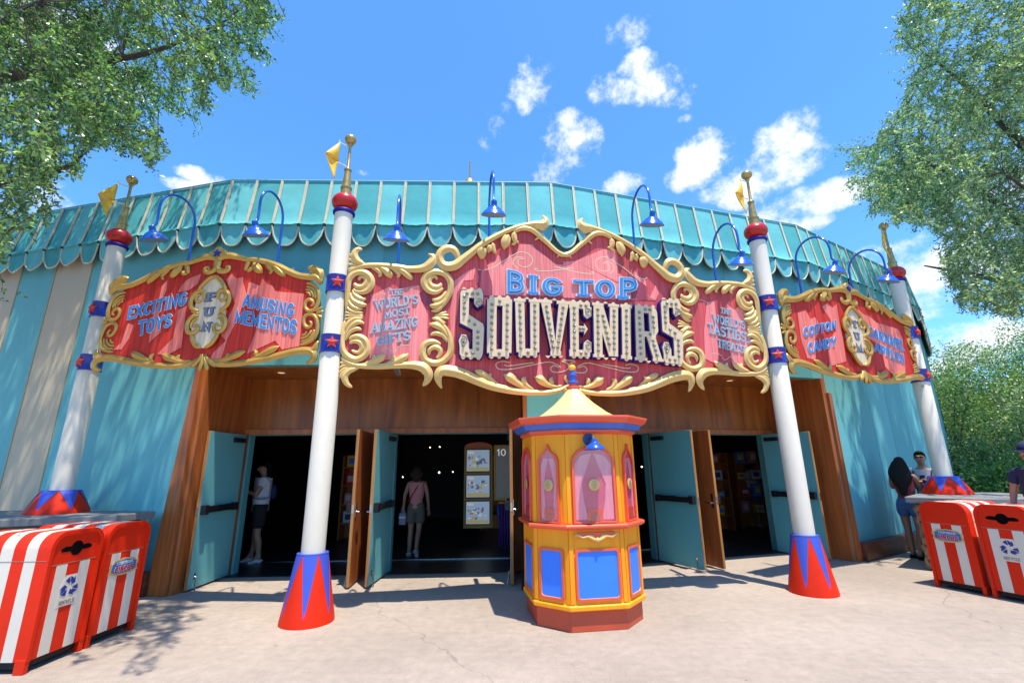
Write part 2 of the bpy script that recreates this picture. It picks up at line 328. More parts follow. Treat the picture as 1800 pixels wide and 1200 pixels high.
# ================================================ GROUND
def ground_material():
    m = bpy.data.materials.new('pink_beige_paving'); m.use_nodes = True; nt = m.node_tree; N = nt.nodes; L = nt.links; b = N['Principled BSDF']
    tc = N.new('ShaderNodeTexCoord'); b.inputs['Roughness'].default_value = .85; b.inputs['Specular IOR Level'].default_value = .3
    def noise(sc, det=6, ro=.6, vec=None):
        n = N.new('ShaderNodeTexNoise'); n.inputs['Scale'].default_value = sc; n.inputs['Detail'].default_value = det; n.inputs['Roughness'].default_value = ro
        L.new(vec or tc.outputs['Object'], n.inputs['Vector']); return n.outputs[0]
    def mr(x, a, b_, c, d):
        n = N.new('ShaderNodeMapRange'); n.inputs[1].default_value = a; n.inputs[2].default_value = b_; n.inputs[3].default_value = c; n.inputs[4].default_value = d; L.new(x, n.inputs[0]); return n.outputs[0]
    def mu(a, b_):
        n = N.new('ShaderNodeMath'); n.operation = 'MULTIPLY'; L.new(a, n.inputs[0]); L.new(b_, n.inputs[1]); return n.outputs[0]
    n1 = noise(.45, 5); n2 = noise(9, 8, .7); n3 = noise(130, 3, .6)
    # stamped concrete: irregular brick coursing, only a few millimetres deep
    mp = N.new('ShaderNodeMapping'); mp.inputs['Rotation'].default_value = (0, 0, R(3)); L.new(tc.outputs['Object'], mp.inputs[0])
    ad = N.new('ShaderNodeVectorMath'); ad.operation = 'ADD'; dn = N.new('ShaderNodeTexNoise'); dn.inputs['Scale'].default_value = 3; L.new(tc.outputs['Object'], dn.inputs['Vector'])
    sc_ = N.new('ShaderNodeVectorMath'); sc_.operation = 'SCALE'; sc_.inputs['Scale'].default_value = .06; L.new(dn.outputs['Color'], sc_.inputs[0]); L.new(mp.outputs[0], ad.inputs[0]); L.new(sc_.outputs[0], ad.inputs[1])
    bk = N.new('ShaderNodeTexBrick'); bk.inputs['Scale'].default_value = 1; bk.inputs['Brick Width'].default_value = .27; bk.inputs['Row Height'].default_value = .12; bk.inputs['Mortar Size'].default_value = .003; bk.inputs['Mortar Smooth'].default_value = .6
    L.new(ad.outputs[0], bk.inputs['Vector'])
    mort = bk.outputs['Fac']
    gate = mr(noise(1.3, 4), .42, .6, .0, 1.0); mk = mu(mort, gate)
    vo = N.new('ShaderNodeTexVoronoi'); vo.feature = 'DISTANCE_TO_EDGE'; vo.inputs['Scale'].default_value = .21; vo.inputs['Randomness'].default_value = 1
    ad2 = N.new('ShaderNodeVectorMath'); ad2.operation = 'ADD'; s2 = N.new('ShaderNodeVectorMath'); s2.operation = 'SCALE'; s2.inputs['Scale'].default_value = .35; L.new(dn.outputs['Color'], s2.inputs[0]); L.new(tc.outputs['Object'], ad2.inputs[0]); L.new(s2.outputs[0], ad2.inputs[1]); L.new(ad2.outputs[0], vo.inputs['Vector'])
    crack = mr(vo.outputs['Distance'], 0, .0022, 1, 0)
    f = mu(mr(n1, .3, .7, .80, 1.12), mr(n2, .3, .7, .86, 1.12)); f = mu(f, mr(n3, .35, .65, .76, 1.20)); f = mu(f, mr(mk, 0, 1, 1, .86)); f = mu(f, mr(crack, 0, 1, 1, .68))
    gv = N.new('ShaderNodeTexVoronoi'); gv.inputs['Scale'].default_value = 1.5; L.new(tc.outputs['Object'], gv.inputs['Vector']); f = mu(f, mr(gv.outputs['Distance'], .022, .03, .62, 1))
    stain = mr(noise(2.1, 7, .7), .64, .72, 1, .8); f = mu(f, stain)
    vs = N.new('ShaderNodeVectorMath'); vs.operation = 'SCALE'; vs.inputs[0].default_value = (.345, .28, .228); L.new(f, vs.inputs['Scale']); L.new(vs.outputs[0], b.inputs['Base Color'])
    h = N.new('ShaderNodeMath'); h.operation = 'SUBTRACT'; L.new(mr(n3, 0, 1, 0, .5), h.inputs[0]); L.new(mk, h.inputs[1])
    bn = N.new('ShaderNodeBump'); bn.inputs['Strength'].default_value = .45; bn.inputs['Distance'].default_value = .006; L.new(h.outputs[0], bn.inputs['Height']); L.new(bn.outputs[0], b.inputs['Normal'])
    return m
b = B(); b.add([(-300, -60, 0), (300, -60, 0), (300, 500, 0), (-300, 500, 0)], [(0, 1, 2, 3)])
tag(obj('pavement', b, ground_material(), smooth=0), kind='structure')

# ================================================ BIG TOP BUILDING
CB = Vector((-2.67, 27.05, 0)); RB = 20.3
def corner(j):
    a = R(-88+15*j+7.5); return CB+Vector((math.cos(a), math.sin(a), 0))*RB
SL = (corner(0)-corner(-1)).length
def FT(j):
    p = corner(j-1); q = corner(j); return Matrix.Translation(p) @ Matrix.Rotation(math.atan2(q.y-p.y, q.x-p.x), 4, 'Z')
big = thing('circus_tent_building', 'round teal circus tent gift shop with striped awning and open wooden entrance bays', 'building', (CB.x, CB.y-20, 0))
OPZ = 3.12; BKY = 1.15
PIL0 = SL-.47
for j in range(-11, 13):
    T = FT(j); b = B(); z1 = 6.24
    zlow = 0
    if j in (0, 1): zlow = OPZ
    if j <= -1:
        # stripes of .83, tan at 1.79-2.62 on facet -1
        off = 1.79+SL*(-1-j)
        edges = [0]; k0 = math.floor(-off/.83)
        xs = sorted({round(off+k*.83, 4) for k in range(-14*(-j)-2, 14) if 0.02 < off+k*.83 < SL-.02})
        xs = [0]+xs+[SL]
        for a, c in zip(xs, xs[1:]):
            k = math.floor(((a+c)/2-off)/.83+1e-6)
            tan = (k % 2 == 0) and not (j == -1 and a > 2.6)
            if j == -1 and a > 2.6 and c < SL-.01 and k > 3: pass
            b.box(a, c, 0, .15, zlow, z1, 1 if tan else 0, T)
            if not (j == -1 and a > 2.7): b.box(a-.009, a+.009, -.006, 0.001, zlow, z1, 3, T)
    else:
        xs = [0]+[.9+.83*i for i in range(6) if .9+.83*i < SL-.1]+[SL]
        for i, (a, c) in enumerate(zip(xs, xs[1:])):
            b.box(a, c, 0, .15, zlow, z1, 2 if i % 2 else 0, T)
            b.box(a-.004, a+.004, -.004, .001, zlow, z1, 2, T)
        if j == 0: b.box(PIL0, SL, 0, .15, 0, OPZ, 0, T)
        if j == 1: b.box(0, .47, 0, .15, 0, OPZ, 0, T)
    obj('wall', b, [M['teal'], M['tan'], M['teal2'], M['seam']], big, smooth=0)
# roof cone, apex finial
b = B(); ap = Vector((CB.x, CB.y, 17.5)); ring = [corner(k)+Vector((0, 0, 6.25)) for k in range(24)]
b.add([tuple(p) for p in ring]+[tuple(ap)], [(i, (i+1) % 24, 24) for i in range(24)]); obj('roof', b, M['roof'], big, smooth=0)
b = B(); b.lathe([(.25, 17.2), (.25, 18.6), (.12, 18.9), (.38, 19.2), (.42, 19.5), (.3, 19.85), (.06, 20.05), (.05, 21.3), (.01, 21.35)], 14, Matrix.Translation((CB.x, CB.y, 0))); obj('finial', b, M['goldball'], big)
# awning, one object per facet
NP = 13
for j in range(-4, 6):
    T = FT(j); b = B(); W0 = SL/NP
    for i in range(NP):
        a = i*W0; c = a+W0; mi = (i+j*NP) % 2
        nu, rows = 12, []
        ph = random.random()*6; sag = .012+.022*random.random()
        def P(u, y, z):
            s0 = a+(c-a)*u; s0 = SL/2+(s0-SL/2)*(1+2*(-y)*math.tan(R(7.5))/SL); return T @ Vector((s0, y, z))
        zf = 5.38
        for (t) in (0, .35, .7, .9): rows.append([P(u/nu, -.02-.11*t-.012*math.sin(PI*u/nu)*math.sin(PI*t), 6.25-(6.25-zf)*t) for u in range(nu+1)])
        rows.append([P(u/nu, -.158-sag*math.sin(PI*u/nu), zf+.02-sag*1.3*math.sin(PI*u/nu)+.004*math.sin(u*1.7+ph)) for u in range(nu+1)])
        rows.append([P(u/nu, -.135, zf-.01-.3*sag*math.sin(PI*u/nu)) for u in range(nu+1)])
        def hh(u): return .345*(max(0, 1-abs(2*u-1)**2.3))**.62
        for t in (.35, .7, 1): rows.append([P(u/nu, -.13-.018*math.sin(PI*u/nu+ph)*t-.01*math.sin(u*.9+ph), zf-.012-hh(u/nu)*t) for u in range(nu+1)])
        vs = [p for r_ in rows for p in r_]; k = nu+1
        b.add(vs, [(q*k+u, (q+1)*k+u, (q+1)*k+u+1, q*k+u+1) for q in range(len(rows)-1) for u in range(nu)], mi)
        b.tube([tuple(p+Vector((0, 0, 0))) for p in rows[-1]], .013, 5, mi=2)
        b.tube([P(0, -.035, 6.25), P(0, -.09, 5.8), P(0, -.148, 5.40)], .017, 5, mi=2)
        b.tube([P(0.06, -.035, 6.25), P(0.06, -.09, 5.8), P(0.05, -.148, 5.42)], .006, 4, mi=2)
        # dark grommet at the foot of each cord
        b.box(-.02, .02, -.012, .012, -.025, .012, 3, Matrix.Translation(P(0, -.15, 5.385)) @ T.to_3x3().to_4x4())
    b.tube([T @ Vector((0, -.03, 6.262)), T @ Vector((SL, -.03, 6.262))], .014, 5, mi=4)
    obj('awning', b, [M['can1'], M['can2'], M['piping'], M['black'], M['teal2']], big, smooth=50)
# baseboards and slanted trim boards beside the bays
for j, s0, s1 in ((-3, 0, SL), (-2, 0, SL), (-1, 0, SL-.26), (2, .14, SL), (3, 0, SL)):
    b = B(); b.box(s0, s1, -.13, -.002, 0, .29, 0, FT(j)); obj('baseboard', b, M['wood_trim'], big, smooth=0, bevel=.01)
b = B(); b.prism([(SL-.30, 0), (SL+.012, 0), (SL+.012, OPZ+.02), (SL-.07, OPZ+.02)], -.06, -.003, FT(-1)); obj('jamb_trim', b, M['wood_mid'], big, smooth=0, bevel=.006)
b = B(); b.prism([(0, 0), (.13, 0), (.12, 2.85), (0, 2.85)], -.06, -.003, FT(2)); obj('jamb_trim', b, M['wood_mid'], big, smooth=0, bevel=.006)
for j, s in ((0, PIL0), (1, .47)):
    b = B(); b.box(s-.06 if j == 0 else s+.004, s-.004 if j == 0 else s+.06, -.02, .16, 0, OPZ, 0, FT(j)); obj('pillar_trim', b, M['wood_mid'], big, smooth=0)
    b = B(); b.box(PIL0-.12 if j == 0 else -.0, SL if j == 0 else .59, -.09, -.004, 0, .16, 0, FT(j)); obj('baseboard', b, M['black'], big, smooth=0)
# recess: jambs, soffit, header, posts
def wedge_jamb(j, sf, sb, m, side):
    b = B(); T = FT(j); y0 = .002 if (side == 0 or sf > 5) else .17
    a = [T @ Vector((sf, y0, 0)), T @ Vector((sb, BKY+.1, 0)), T @ Vector((sb+side*0+(-.12 if sb <= sf+1 and side == 0 else .0), BKY+.1, 0)), T @ Vector((sf-.12 if side == 0 else sf, y0, 0))]
    w = .1 if side != 1 else -.1
    a = [Vector((sf, y0, 0)), Vector((sb, BKY+.08, 0)), Vector((sb-w, BKY+.08, 0)), Vector((sf-w, y0, 0))]
    vs = [T @ p for p in a]+[T @ (p+Vector((0, 0, OPZ+.08))) for p in a]
    b.add(vs, [(0, 1, 2, 3), (7, 6, 5, 4), (0, 4, 5, 1), (1, 5, 6, 2), (2, 6, 7, 3), (3, 7, 4, 0)]); obj('side_jamb', b, m, big, smooth=0)
wedge_jamb(0, .06, .16, M['wood_mid'], 0); wedge_jamb(1, SL-.055, SL-.22, M['wood_mid'], 1)
wedge_jamb(0, PIL0-.0, PIL0-.02, M['wood_dark'], 1); wedge_jamb(1, .47, .49, M['wood_dark'], 2)
OPEN = {0: [(.16, 2.3), (2.62, 4.66)], 1: [(.62, 2.3), (2.72, 4.98)]}
DZ = 2.2
for j in (0, 1):
    T = FT(j)
    b = B(); b.box(0 if j == 0 else .45, PIL0+.02 if j == 0 else SL, .151, BKY+.1, OPZ, OPZ+.08, 0, T); obj('soffit', b, M['wood_dark'], big, smooth=0)
    b = B(); b.box(.02 if j == 0 else .5, PIL0-.03 if j == 0 else SL-.1, BKY, BKY+.09, DZ, OPZ-.003, 0, T)
    for s in np.arange(1.25, 4.6, 1.22): b.box(s, s+.012, BKY-.004, BKY, DZ+.07, OPZ-.01, 0, T)
    obj('header_panel', b, M['wood_dark'], big, smooth=0)
    b = B(); b.box(.02 if j == 0 else .5, PIL0-.03 if j == 0 else SL-.1, BKY-.035, BKY-.003, DZ-.03, DZ+.055, 0, T); obj('header_rail', b, M['wood_mid'], big, smooth=0, bevel=.005)
    ops = OPEN[j]; lo = .02 if j == 0 else .5; hi = PIL0-.03 if j == 0 else SL-.1
    for a, c in ((lo, ops[0][0]), (ops[0][1], ops[1][0]), (ops[1][1], hi)):
        b = B(); b.box(a, c, BKY-.002, BKY+.09, 0, DZ-.031, 0, T); obj('door_post', b, M['wood_dark'], big, smooth=0, bevel=.004)
    for a, c in ops:
        b = B(); b.box(a, a+.035, BKY+.092, BKY+.25, 0, DZ, 0, T); b.box(c-.035, c, BKY+.092, BKY+.25, 0, DZ, 0, T); b.box(a+.036, c-.036, BKY+.092, BKY+.25, DZ-.035, DZ, 0, T)
        obj('door_frame', b, M['teal2'], big, smooth=0)
# doors
def door(j, hs, da, inner, front=False):
    T = FT(j) @ Matrix.Translation((hs, BKY-.04, 0)) @ Matrix.Rotation(R(-90+da), 4, 'Z')
    s = 1 if inner > 0 else -1          # inner face on +Y or -Y of the leaf
    b = B(); w = .96; z0, z1 = .025, 2.165
    b.box(0, w, -.02, .02, z0, z1, 2, T)
    b.box(.012, w-.006, .02 if s > 0 else -.024, .024 if s > 0 else -.02, z0+.004, z1-.004, 0, T)
    b.box(.012, w-.006, -.024 if s > 0 else .02, -.02 if s > 0 else .024, z0+.004, z1-.004, 1, T)
    d = obj('door', b, [M['teal'] if j == 0 else M['teal2'], M['wood_mid'], M['wood_orange']], big, smooth=0, bevel=.003)
    def yy(a, c): return (a, c) if s > 0 else (-c, -a)
    b = B(); y0, y1 = yy(.03, .085); b.box(.16, w-.05, y0, y1, 1.01, 1.10, 0, T); y0, y1 = yy(.024, .10); b.box(.10, .19, y0, y1, 1.0, 1.11, 0, T); b.box(w-.12, w-.03, y0, y1, .99, 1.12, 0, T)
    obj('panic_bar', b, M['black'], d, smooth=0, bevel=.006)
    b = B(); y0, y1 = yy(.024, .075); b.box(.08, .36, y0, y1, 2.03, 2.10, 0, T); obj('door_closer', b, M['black'], d, smooth=0, bevel=.006)
    b = B(); y0, y1 = yy(-.032, -.024); b.box(w-.10, w-.045, y0, y1, .92, 1.14, 0, T)
    ya = -.07*s; b.tube([T @ Vector((w-.07, -.03*s, 1.0)), T @ Vector((w-.07, ya, 1.0)), T @ Vector((w-.19, ya, 1.0))], .011, 7)
    obj('lever_handle', b, M['chrome'], d)
    b = B(); b.box(w-.001, w+.003, -.012, .012, .98, 1.10, 0, T); obj('latch_plate', b, M['chrome'], d, smooth=0)
    b = B(); yb = .05*s; b.tube([T @ Vector((w-.12, .024*s, .18)), T @ Vector((w-.12, yb, .17)), T @ Vector((w-.10, yb+.02*s, .012))], .009, 6); b.box(w-.135, w-.105, min(.024*s, .03*s), max(.024*s, .03*s), .14, .22, 0, T); obj('door_stop', b, M['chrome'], d)
door(0, .17, -2, 1); door(0, 2.30, 1, -1); door(0, 2.64, -4, 1); door(0, 4.64, -3, -1)
door(1, .62, 0, 1); door(1, 2.25, 11, -1); door(1, 2.74, 2, 1); door(1, 4.80, 9, -1)
# downlights in the soffit
for j, s in ((0, .9), (0, 1.9), (0, 3.35), (1, 2.3), (1, 3.7)):
    b = B(); T = FT(j) @ Matrix.Translation((s, .55, OPZ)); b.lathe([(.03, -.012), (.085, -.012), (.105, -.006), (.105, -.001)], 18, T, 0); b.lathe([(.0001, -.014), (.055, -.0135)], 14, T, 1)
    obj('downlight', b, [M['goldball'], mat('downlight_lens', (.5, .3, .15), .3, emis=(1, .55, .3), estr=.6)], big)
# interior room (dark), with floor, mats and threshold
def ringpoly(inset, ks): return [CB+(corner(k)-CB)*((RB-inset)/RB) for k in ks]
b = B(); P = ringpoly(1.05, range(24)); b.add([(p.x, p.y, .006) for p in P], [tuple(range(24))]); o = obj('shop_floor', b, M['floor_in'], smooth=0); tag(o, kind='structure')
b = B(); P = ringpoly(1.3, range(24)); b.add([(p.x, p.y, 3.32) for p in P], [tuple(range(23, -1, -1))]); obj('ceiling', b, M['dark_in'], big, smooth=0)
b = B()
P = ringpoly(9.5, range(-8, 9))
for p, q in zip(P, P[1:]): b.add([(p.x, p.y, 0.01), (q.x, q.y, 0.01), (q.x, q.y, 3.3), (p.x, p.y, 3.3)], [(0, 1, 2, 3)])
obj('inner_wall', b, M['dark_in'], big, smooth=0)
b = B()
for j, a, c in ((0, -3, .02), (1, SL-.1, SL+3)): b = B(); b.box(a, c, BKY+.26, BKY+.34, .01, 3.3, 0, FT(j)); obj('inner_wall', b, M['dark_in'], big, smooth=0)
for j in (0, 1):
    b = B(); b.box(.2 if j == 0 else .6, PIL0-.1 if j == 0 else SL-.3, BKY+1.04, BKY+1.07, .007, .018, 0, FT(j)); obj('threshold_strip', b, M['chrome'], big, smooth=0)
# ================================================ STROKE LETTERS
def arc(cx, cy, rx, ry, a0, a1, n=8): return [(cx+rx*math.cos(R(a0+(a1-a0)*i/n)), cy+ry*math.sin(R(a0+(a1-a0)*i/n))) for i in range(n+1)]
# glyph: (advance width, [polylines], [serif points (x, y, half-length)])
G = {
 'A': (.78, [[(.06, 0), (.36, 1), (.42, 1), (.72, 0)], [(.17, .34), (.61, .34)]], [(.06, 0), (.72, 0)]),
 'B': (.68, [[(.1, 0), (.1, 1)], [(.1, 1), (.38, 1), (.53, .92), (.56, .77), (.52, .62), (.38, .54), (.1, .54)], [(.38, .54), (.55, .46), (.6, .28), (.55, .08), (.38, 0), (.1, 0)]], []),
 'C': (.68, [arc(.36, .5, .28, .5, 48, 312, 12)], []),
 'D': (.72, [[(.1, 0), (.1, 1)], [(.1, 1), (.35, 1), (.54, .86), (.62, .5), (.54, .14), (.35, 0), (.1, 0)]], []),
 'E': (.6, [[(.1, 0), (.1, 1)], [(.1, 1), (.54, 1)], [(.1, .52), (.46, .52)], [(.1, 0), (.56, 0)]], []),
 'F': (.58, [[(.1, 0), (.1, 1)], [(.1, 1), (.54, 1)], [(.1, .52), (.44, .52)]], [(.1, 0)]),
 'G': (.72, [arc(.37, .5, .29, .5, 48, 330, 12)+[(.64, .44)], [(.64, .44), (.42, .44)]], []),
 'H': (.76, [[(.12, 0), (.12, 1)], [(.64, 0), (.64, 1)], [(.12, .5), (.64, .5)]], [(.12, 0), (.12, 1), (.64, 0), (.64, 1)]),
 'I': (.3, [[(.15, 0), (.15, 1)]], [(.15, 0), (.15, 1)]),
 'K': (.7, [[(.12, 0), (.12, 1)], [(.58, 1), (.14, .45)], [(.28, .6), (.62, 0)]], [(.12, 0), (.12, 1)]),
 'L': (.56, [[(.1, 1), (.1, 0)], [(.1, 0), (.52, 0)]], [(.1, 1)]),
 'M': (.92, [[(.12, 0), (.12, 1), (.46, .2), (.8, 1), (.8, 0)]], [(.12, 0), (.8, 0)]),
 'N': (.78, [[(.12, 0), (.12, 1), (.64, 0), (.64, 1)]], [(.12, 0), (.64, 1)]),
 'O': (.76, [arc(.38, .5, .3, .5, 90, 450, 16)], []),
 'P': (.64, [[(.1, 0), (.1, 1)], [(.1, 1), (.38, 1), (.55, .9), (.59, .73), (.54, .55), (.38, .46), (.1, .46)]], [(.1, 0)]),
 'R': (.7, [[(.1, 0), (.1, 1)], [(.1, 1), (.38, 1), (.55, .9), (.58, .75), (.54, .58), (.38, .5), (.1, .5)], [(.34, .5), (.62, 0)]], [(.1, 0)]),
 'S': (.64, [arc(.32, .755, .24, .245, 25, 250, 9)+arc(.32, .25, .26, .25, 75, -155, 9)], []),
 'T': (.64, [[(.32, 0), (.32, 1)], [(.03, 1), (.61, 1)]], [(.32, 0)]),
 'U': (.74, [[(.12, 1), (.12, .3)]+arc(.37, .27, .25, .27, 180, 360, 8)+[(.62, 1)]], [(.12, 1), (.62, 1)]),
 'V': (.74, [[(.05, 1), (.37, 0), (.69, 1)]], [(.05, 1), (.69, 1)]),
 'W': (1.05, [[(.05, 1), (.28, 0), (.52, .8), (.76, 0), (1.0, 1)]], [(.05, 1), (1.0, 1)]),
 'X': (.72, [[(.06, 0), (.66, 1)], [(.06, 1), (.66, 0)]], [(.06, 0), (.66, 0), (.06, 1), (.66, 1)]),
 'Y': (.72, [[(.06, 1), (.36, .48), (.36, 0)], [(.66, 1), (.36, .48)]], [(.36, 0), (.06, 1), (.66, 1)]),
 'Z': (.64, [[(.06, 1), (.58, 1), (.06, 0), (.58, 0)]], []),
 "'": (.24, [[(.12, 1.02), (.1, .78)]], []), '!': (.26, [[(.12, 1), (.12, .32)], [(.12, .06), (.12, -.02)]], []),
 '0': (.7, [arc(.35, .5, .26, .5, 90, 450, 16)], []), '1': (.4, [[(.06, .8), (.24, 1), (.24, 0)]], []), ' ': (.34, [], [])}
def ribbon(P, hw, closed=False):
    """flat band of half width hw along the points -> quads"""
    P = [Vector((p[0], p[1])) for p in P]; n = len(P); L_, R_ = [], []
    closed = (P[0]-P[-1]).length < 1e-6
    for i in range(n):
        if closed and i in (0, n-1): a = P[n-2]; c = P[1]
        else: a = P[max(i-1, 0)]; c = P[min(i+1, n-1)]
        d1 = (P[i]-a); d2 = (c-P[i])
        d1 = d1.normalized() if d1.length > 1e-9 else d2.normalized(); d2 = d2.normalized() if d2.length > 1e-9 else d1
        t = (d1+d2); t = t.normalized() if t.length > 1e-3 else Vector((-d1.y, d1.x))
        nn = Vector((-t.y, t.x)); k = 1/max(.45, nn.dot(Vector((-d1.y, d1.x)))) if (d1+d2).length > 1e-3 else 1
        p = P[i]
        if not closed and i == 0: p = p-d2*hw*.9
        if not closed and i == n-1: p = p+d1*hw*.9
        L_.append(p+nn*hw*k); R_.append(p-nn*hw*k)
    return [(R_[i], R_[i+1], L_[i+1], L_[i]) for i in range(n-1)]
def glyph_quads(ch, hw, serif=0, track=0):
    w, lines, ser = G[ch]; out = []
    for ln in lines: out.append(ribbon(ln, hw))
    if serif:
        for x, y in ser: out.append(ribbon([(x-serif, y), (x+serif, y)], hw*.55))
        if ch in 'BDEFPRLIT': pass
    return w+track, out
def text_on(b, s, quad, place, hw=.1, serif=0, track=.06, depth=.0, thick=.006, mi=0, grow=0, shrink=1):
    """letters laid in a photo quad (TL,TR,BR,BL); place(x,y,off) -> point on the sign face, off = proud distance"""
    tot = sum(G[c][0]+track for c in s)-track; x = 0; ex = hw*.9; TL, TR, BR, BL = quad
    def uv(u, v):
        a = (TL[0]+(TR[0]-TL[0])*u, TL[1]+(TR[1]-TL[1])*u); c = (BL[0]+(BR[0]-BL[0])*u, BL[1]+(BR[1]-BL[1])*u)
        return (c[0]+(a[0]-c[0])*v, c[1]+(a[1]-c[1])*v)
    k = 0
    for ch in s:
        adv, strokes = glyph_quads(ch, hw+grow, serif+(grow if serif else 0), track)
        for st in strokes:
            off = depth+thick+k*.0006; k = (k+1) % 5
            for q in st:
                f = [place(*uv((x+p.x)/tot, (p.y+ex)/(1+2*ex)), off) for p in q]; g_ = [place(*uv((x+p.x)/tot, (p.y+ex)/(1+2*ex)), depth) for p in q]
                b.add(f+g_, [(0, 1, 2, 3), (0, 4, 5, 1), (2, 6, 7, 3), (1, 5, 6, 2), (3, 7, 4, 0)], mi)
        x += adv
# ================================================ TALL STRIPED-COLLAR POLES
STAR = [(math.sin(2*PI*i/10)*(1 if i % 2 == 0 else .45), math.cos(2*PI*i/10)*(1 if i % 2 == 0 else .45)) for i in range(10)]
def make_pole(loc, label, z0, star_az):
    """pole standing at loc; its collar stars face star_az (list of angles)"""
    t = thing('circus_pole', label, 'pole', (*loc, z0), 0, 'tall white circus poles with red ball tops holding the signs')
    T = Matrix.Translation((*loc, 0)); short = z0 > .5
    b = B(); zt = 1.36 if short else .69; r0 = .34 if short else .285; r1 = .20 if short else .165
    n = 48; prof = [(r0, z0+.0), (r0*.995, z0+.03), (r1, zt), (r1*.8, zt+.004)]
    b.lathe(prof, n, T, 0)
    # painted blue darts pointing down, a few mm proud
    k = 6; ph = PI/6+(.25 if not short else .1)
    for i in range(k):
        a = ph+2*PI*i/k; rows = 10
        vs = []
        for q in range(rows+1):
            f = q/rows; z = zt-.002-(zt-z0)*(.95 if not short else .85)*f+(.005 if short else 0); rr = r1+(r0-r1)*(zt-z)/(zt-z0)+(.012 if short else .003); hwid = (PI/k)*.98*(1-f)*r1/rr*1.0
            for u in range(5): aa = a+hwid*(u/2-1); vs.append(T @ Vector((rr*math.cos(aa), rr*math.sin(aa), z)))
        b.add(vs, [(q*5+u, (q+1)*5+u, (q+1)*5+u+1, q*5+u+1) for q in range(rows) for u in range(4)], 1)
    b.lathe([(r1+.004, zt-.001), (r1+.004, zt+.006), (.12, zt+.008)], n, T, 1)
    obj('cone_base', b, [M['cone_red'], M['cone_blue']], t, smooth=40)
    b = B(); b.lathe([(.128, zt-.02), (.128, 3.1), (.118, 3.12), (.118, 4.96)], 32, T); obj('shaft', b, M['pole'], t)
    for zc in (3.11, 3.91):
        b = B(); h = .115
        b.lathe([(.12, zc-h), (.140, zc-h), (.143, zc-h+.012), (.138, zc-h+.02), (.138, zc+h-.02), (.143, zc+h-.012), (.140, zc+h), (.12, zc+h)], 32, T)
        c = obj('collar', b, M['band'], t)
        for az in star_az:
            b = B(); Ts = T @ Matrix.Rotation(az, 4, 'Z') @ Matrix.Translation((0, -.150, zc))
            pts = [(x*.085, z*.085) for x, z in STAR]; n_ = len(pts)
            vs = [Ts @ Vector((p[0], .0, p[1])) for p in pts]+[Ts @ Vector((0, -.035, 0))]+[Ts @ Vector((p[0], .02, p[1])) for p in pts]
            b.add(vs, [(i, (i+1) % n_, n_)[::-1] for i in range(n_)]+[(i, n_+1+i, n_+1+(i+1) % n_, (i+1) % n_)[::-1] for i in range(n_)])
            obj('star', b, M['star'], c, smooth=0)
    b = B(); b.lathe([(.118, 4.93), (.142, 4.94), (.146, 4.965), (.135, 4.985), (.11, 4.99)], 28, T); obj('neck_ring', b, M['ultra'], t)
    b = B(); b.lathe([(.11, 4.985)]+[(max(.05, .172*math.cos(a)), 5.115+.138*math.sin(a)) for a in np.linspace(-.95, 1.25, 14)], 32, T); obj('red_ball', b, M['red'], t, smooth=60)
    b = B(); b.lathe([(.075, 5.22), (.07, 5.33), (.078, 5.335), (.078, 5.35), (.062, 5.355), (.042, 5.62), (.052, 5.625), (.052, 5.64), (.034, 5.645), (.022, 5.67), (.020, 6.02), (.034, 6.03), (.034, 6.05), (.02, 6.06)], 18, T); obj('spire', b, M['goldball'], t)
    b = B(); b.ball((0, 0, 6.13), .082, 18, 12, 0, (1, 1, .92), T); obj('ball_finial', b, M['goldball'], t, smooth=60)
    return t
def add_flag(t, loc, yaw):
    T = Matrix.Translation((*loc, 0)) @ Matrix.Rotation(yaw, 4, 'Z')
    b = B(); b.tube([T @ Vector((0, 0, 6.0)), T @ Vector((.17, 0, 6.0))], .008, 6); b.tube([T @ Vector((0, 0, 5.68)), T @ Vector((.17, 0, 5.68))], .008, 6); b.tube([T @ Vector((.16, 0, 5.64)), T @ Vector((.16, 0, 6.04))], .007, 6)
    ar = obj('flag_bracket', b, M['white_letter'], t)
    b = B(); n = 8
    A_, S_, O_, D_ = Vector((.16, 0, 5.98)), Vector((.16, 0, 5.68)), Vector((.36, .03, 5.70)), Vector((.21, .05, 5.36))
    for (p0, p1, p2, bul) in ((A_, S_, O_, .03), (O_, S_, D_, -.03)):
        vs = [[T @ (p0.lerp(p1, q/n).lerp(p0.lerp(p2, q/n), u/n)+Vector((0, bul*math.sin(PI*u/n)*math.sin(PI*q/n*.9), 0))) for u in range(n+1)] for q in range(n+1)]
        flat = [p for r_ in vs for p in r_]; k = n+1
        b.add(flat, [(q*k+u, (q+1)*k+u, (q+1)*k+u+1, q*k+u+1) for q in range(n) for u in range(n)])
    o = obj('flag', b, M['flag'], t, smooth=60); md = o.modifiers.new('thickness', 'SOLIDIFY'); md.thickness = .012
P1 = (-6.1, 6.6); P2 = (-2.27, 5.7); P3 = (3.84, 6.65); P4 = (7.4, 8.4)
L1_ = [(P1, 'weathered white pole rising from the stone counter at the far left', 1.075, [R(-15)], R(229)),
       (P2, 'white pole on a tall red and blue cone, left of the big sign', 0, [R(20)], R(229)),
       (P3, 'white pole on a tall red and blue cone, right of the ticket booth', 0, [R(-17)], R(203)),
       (P4, 'white pole rising from the stone counter at the far right', 1.075, [R(22)], R(212))]
POLES = []
for (p, lab, z0, saz, fy) in L1_:
    t = make_pole(p, lab, z0, saz); add_flag(t, p, fy); POLES.append(t)

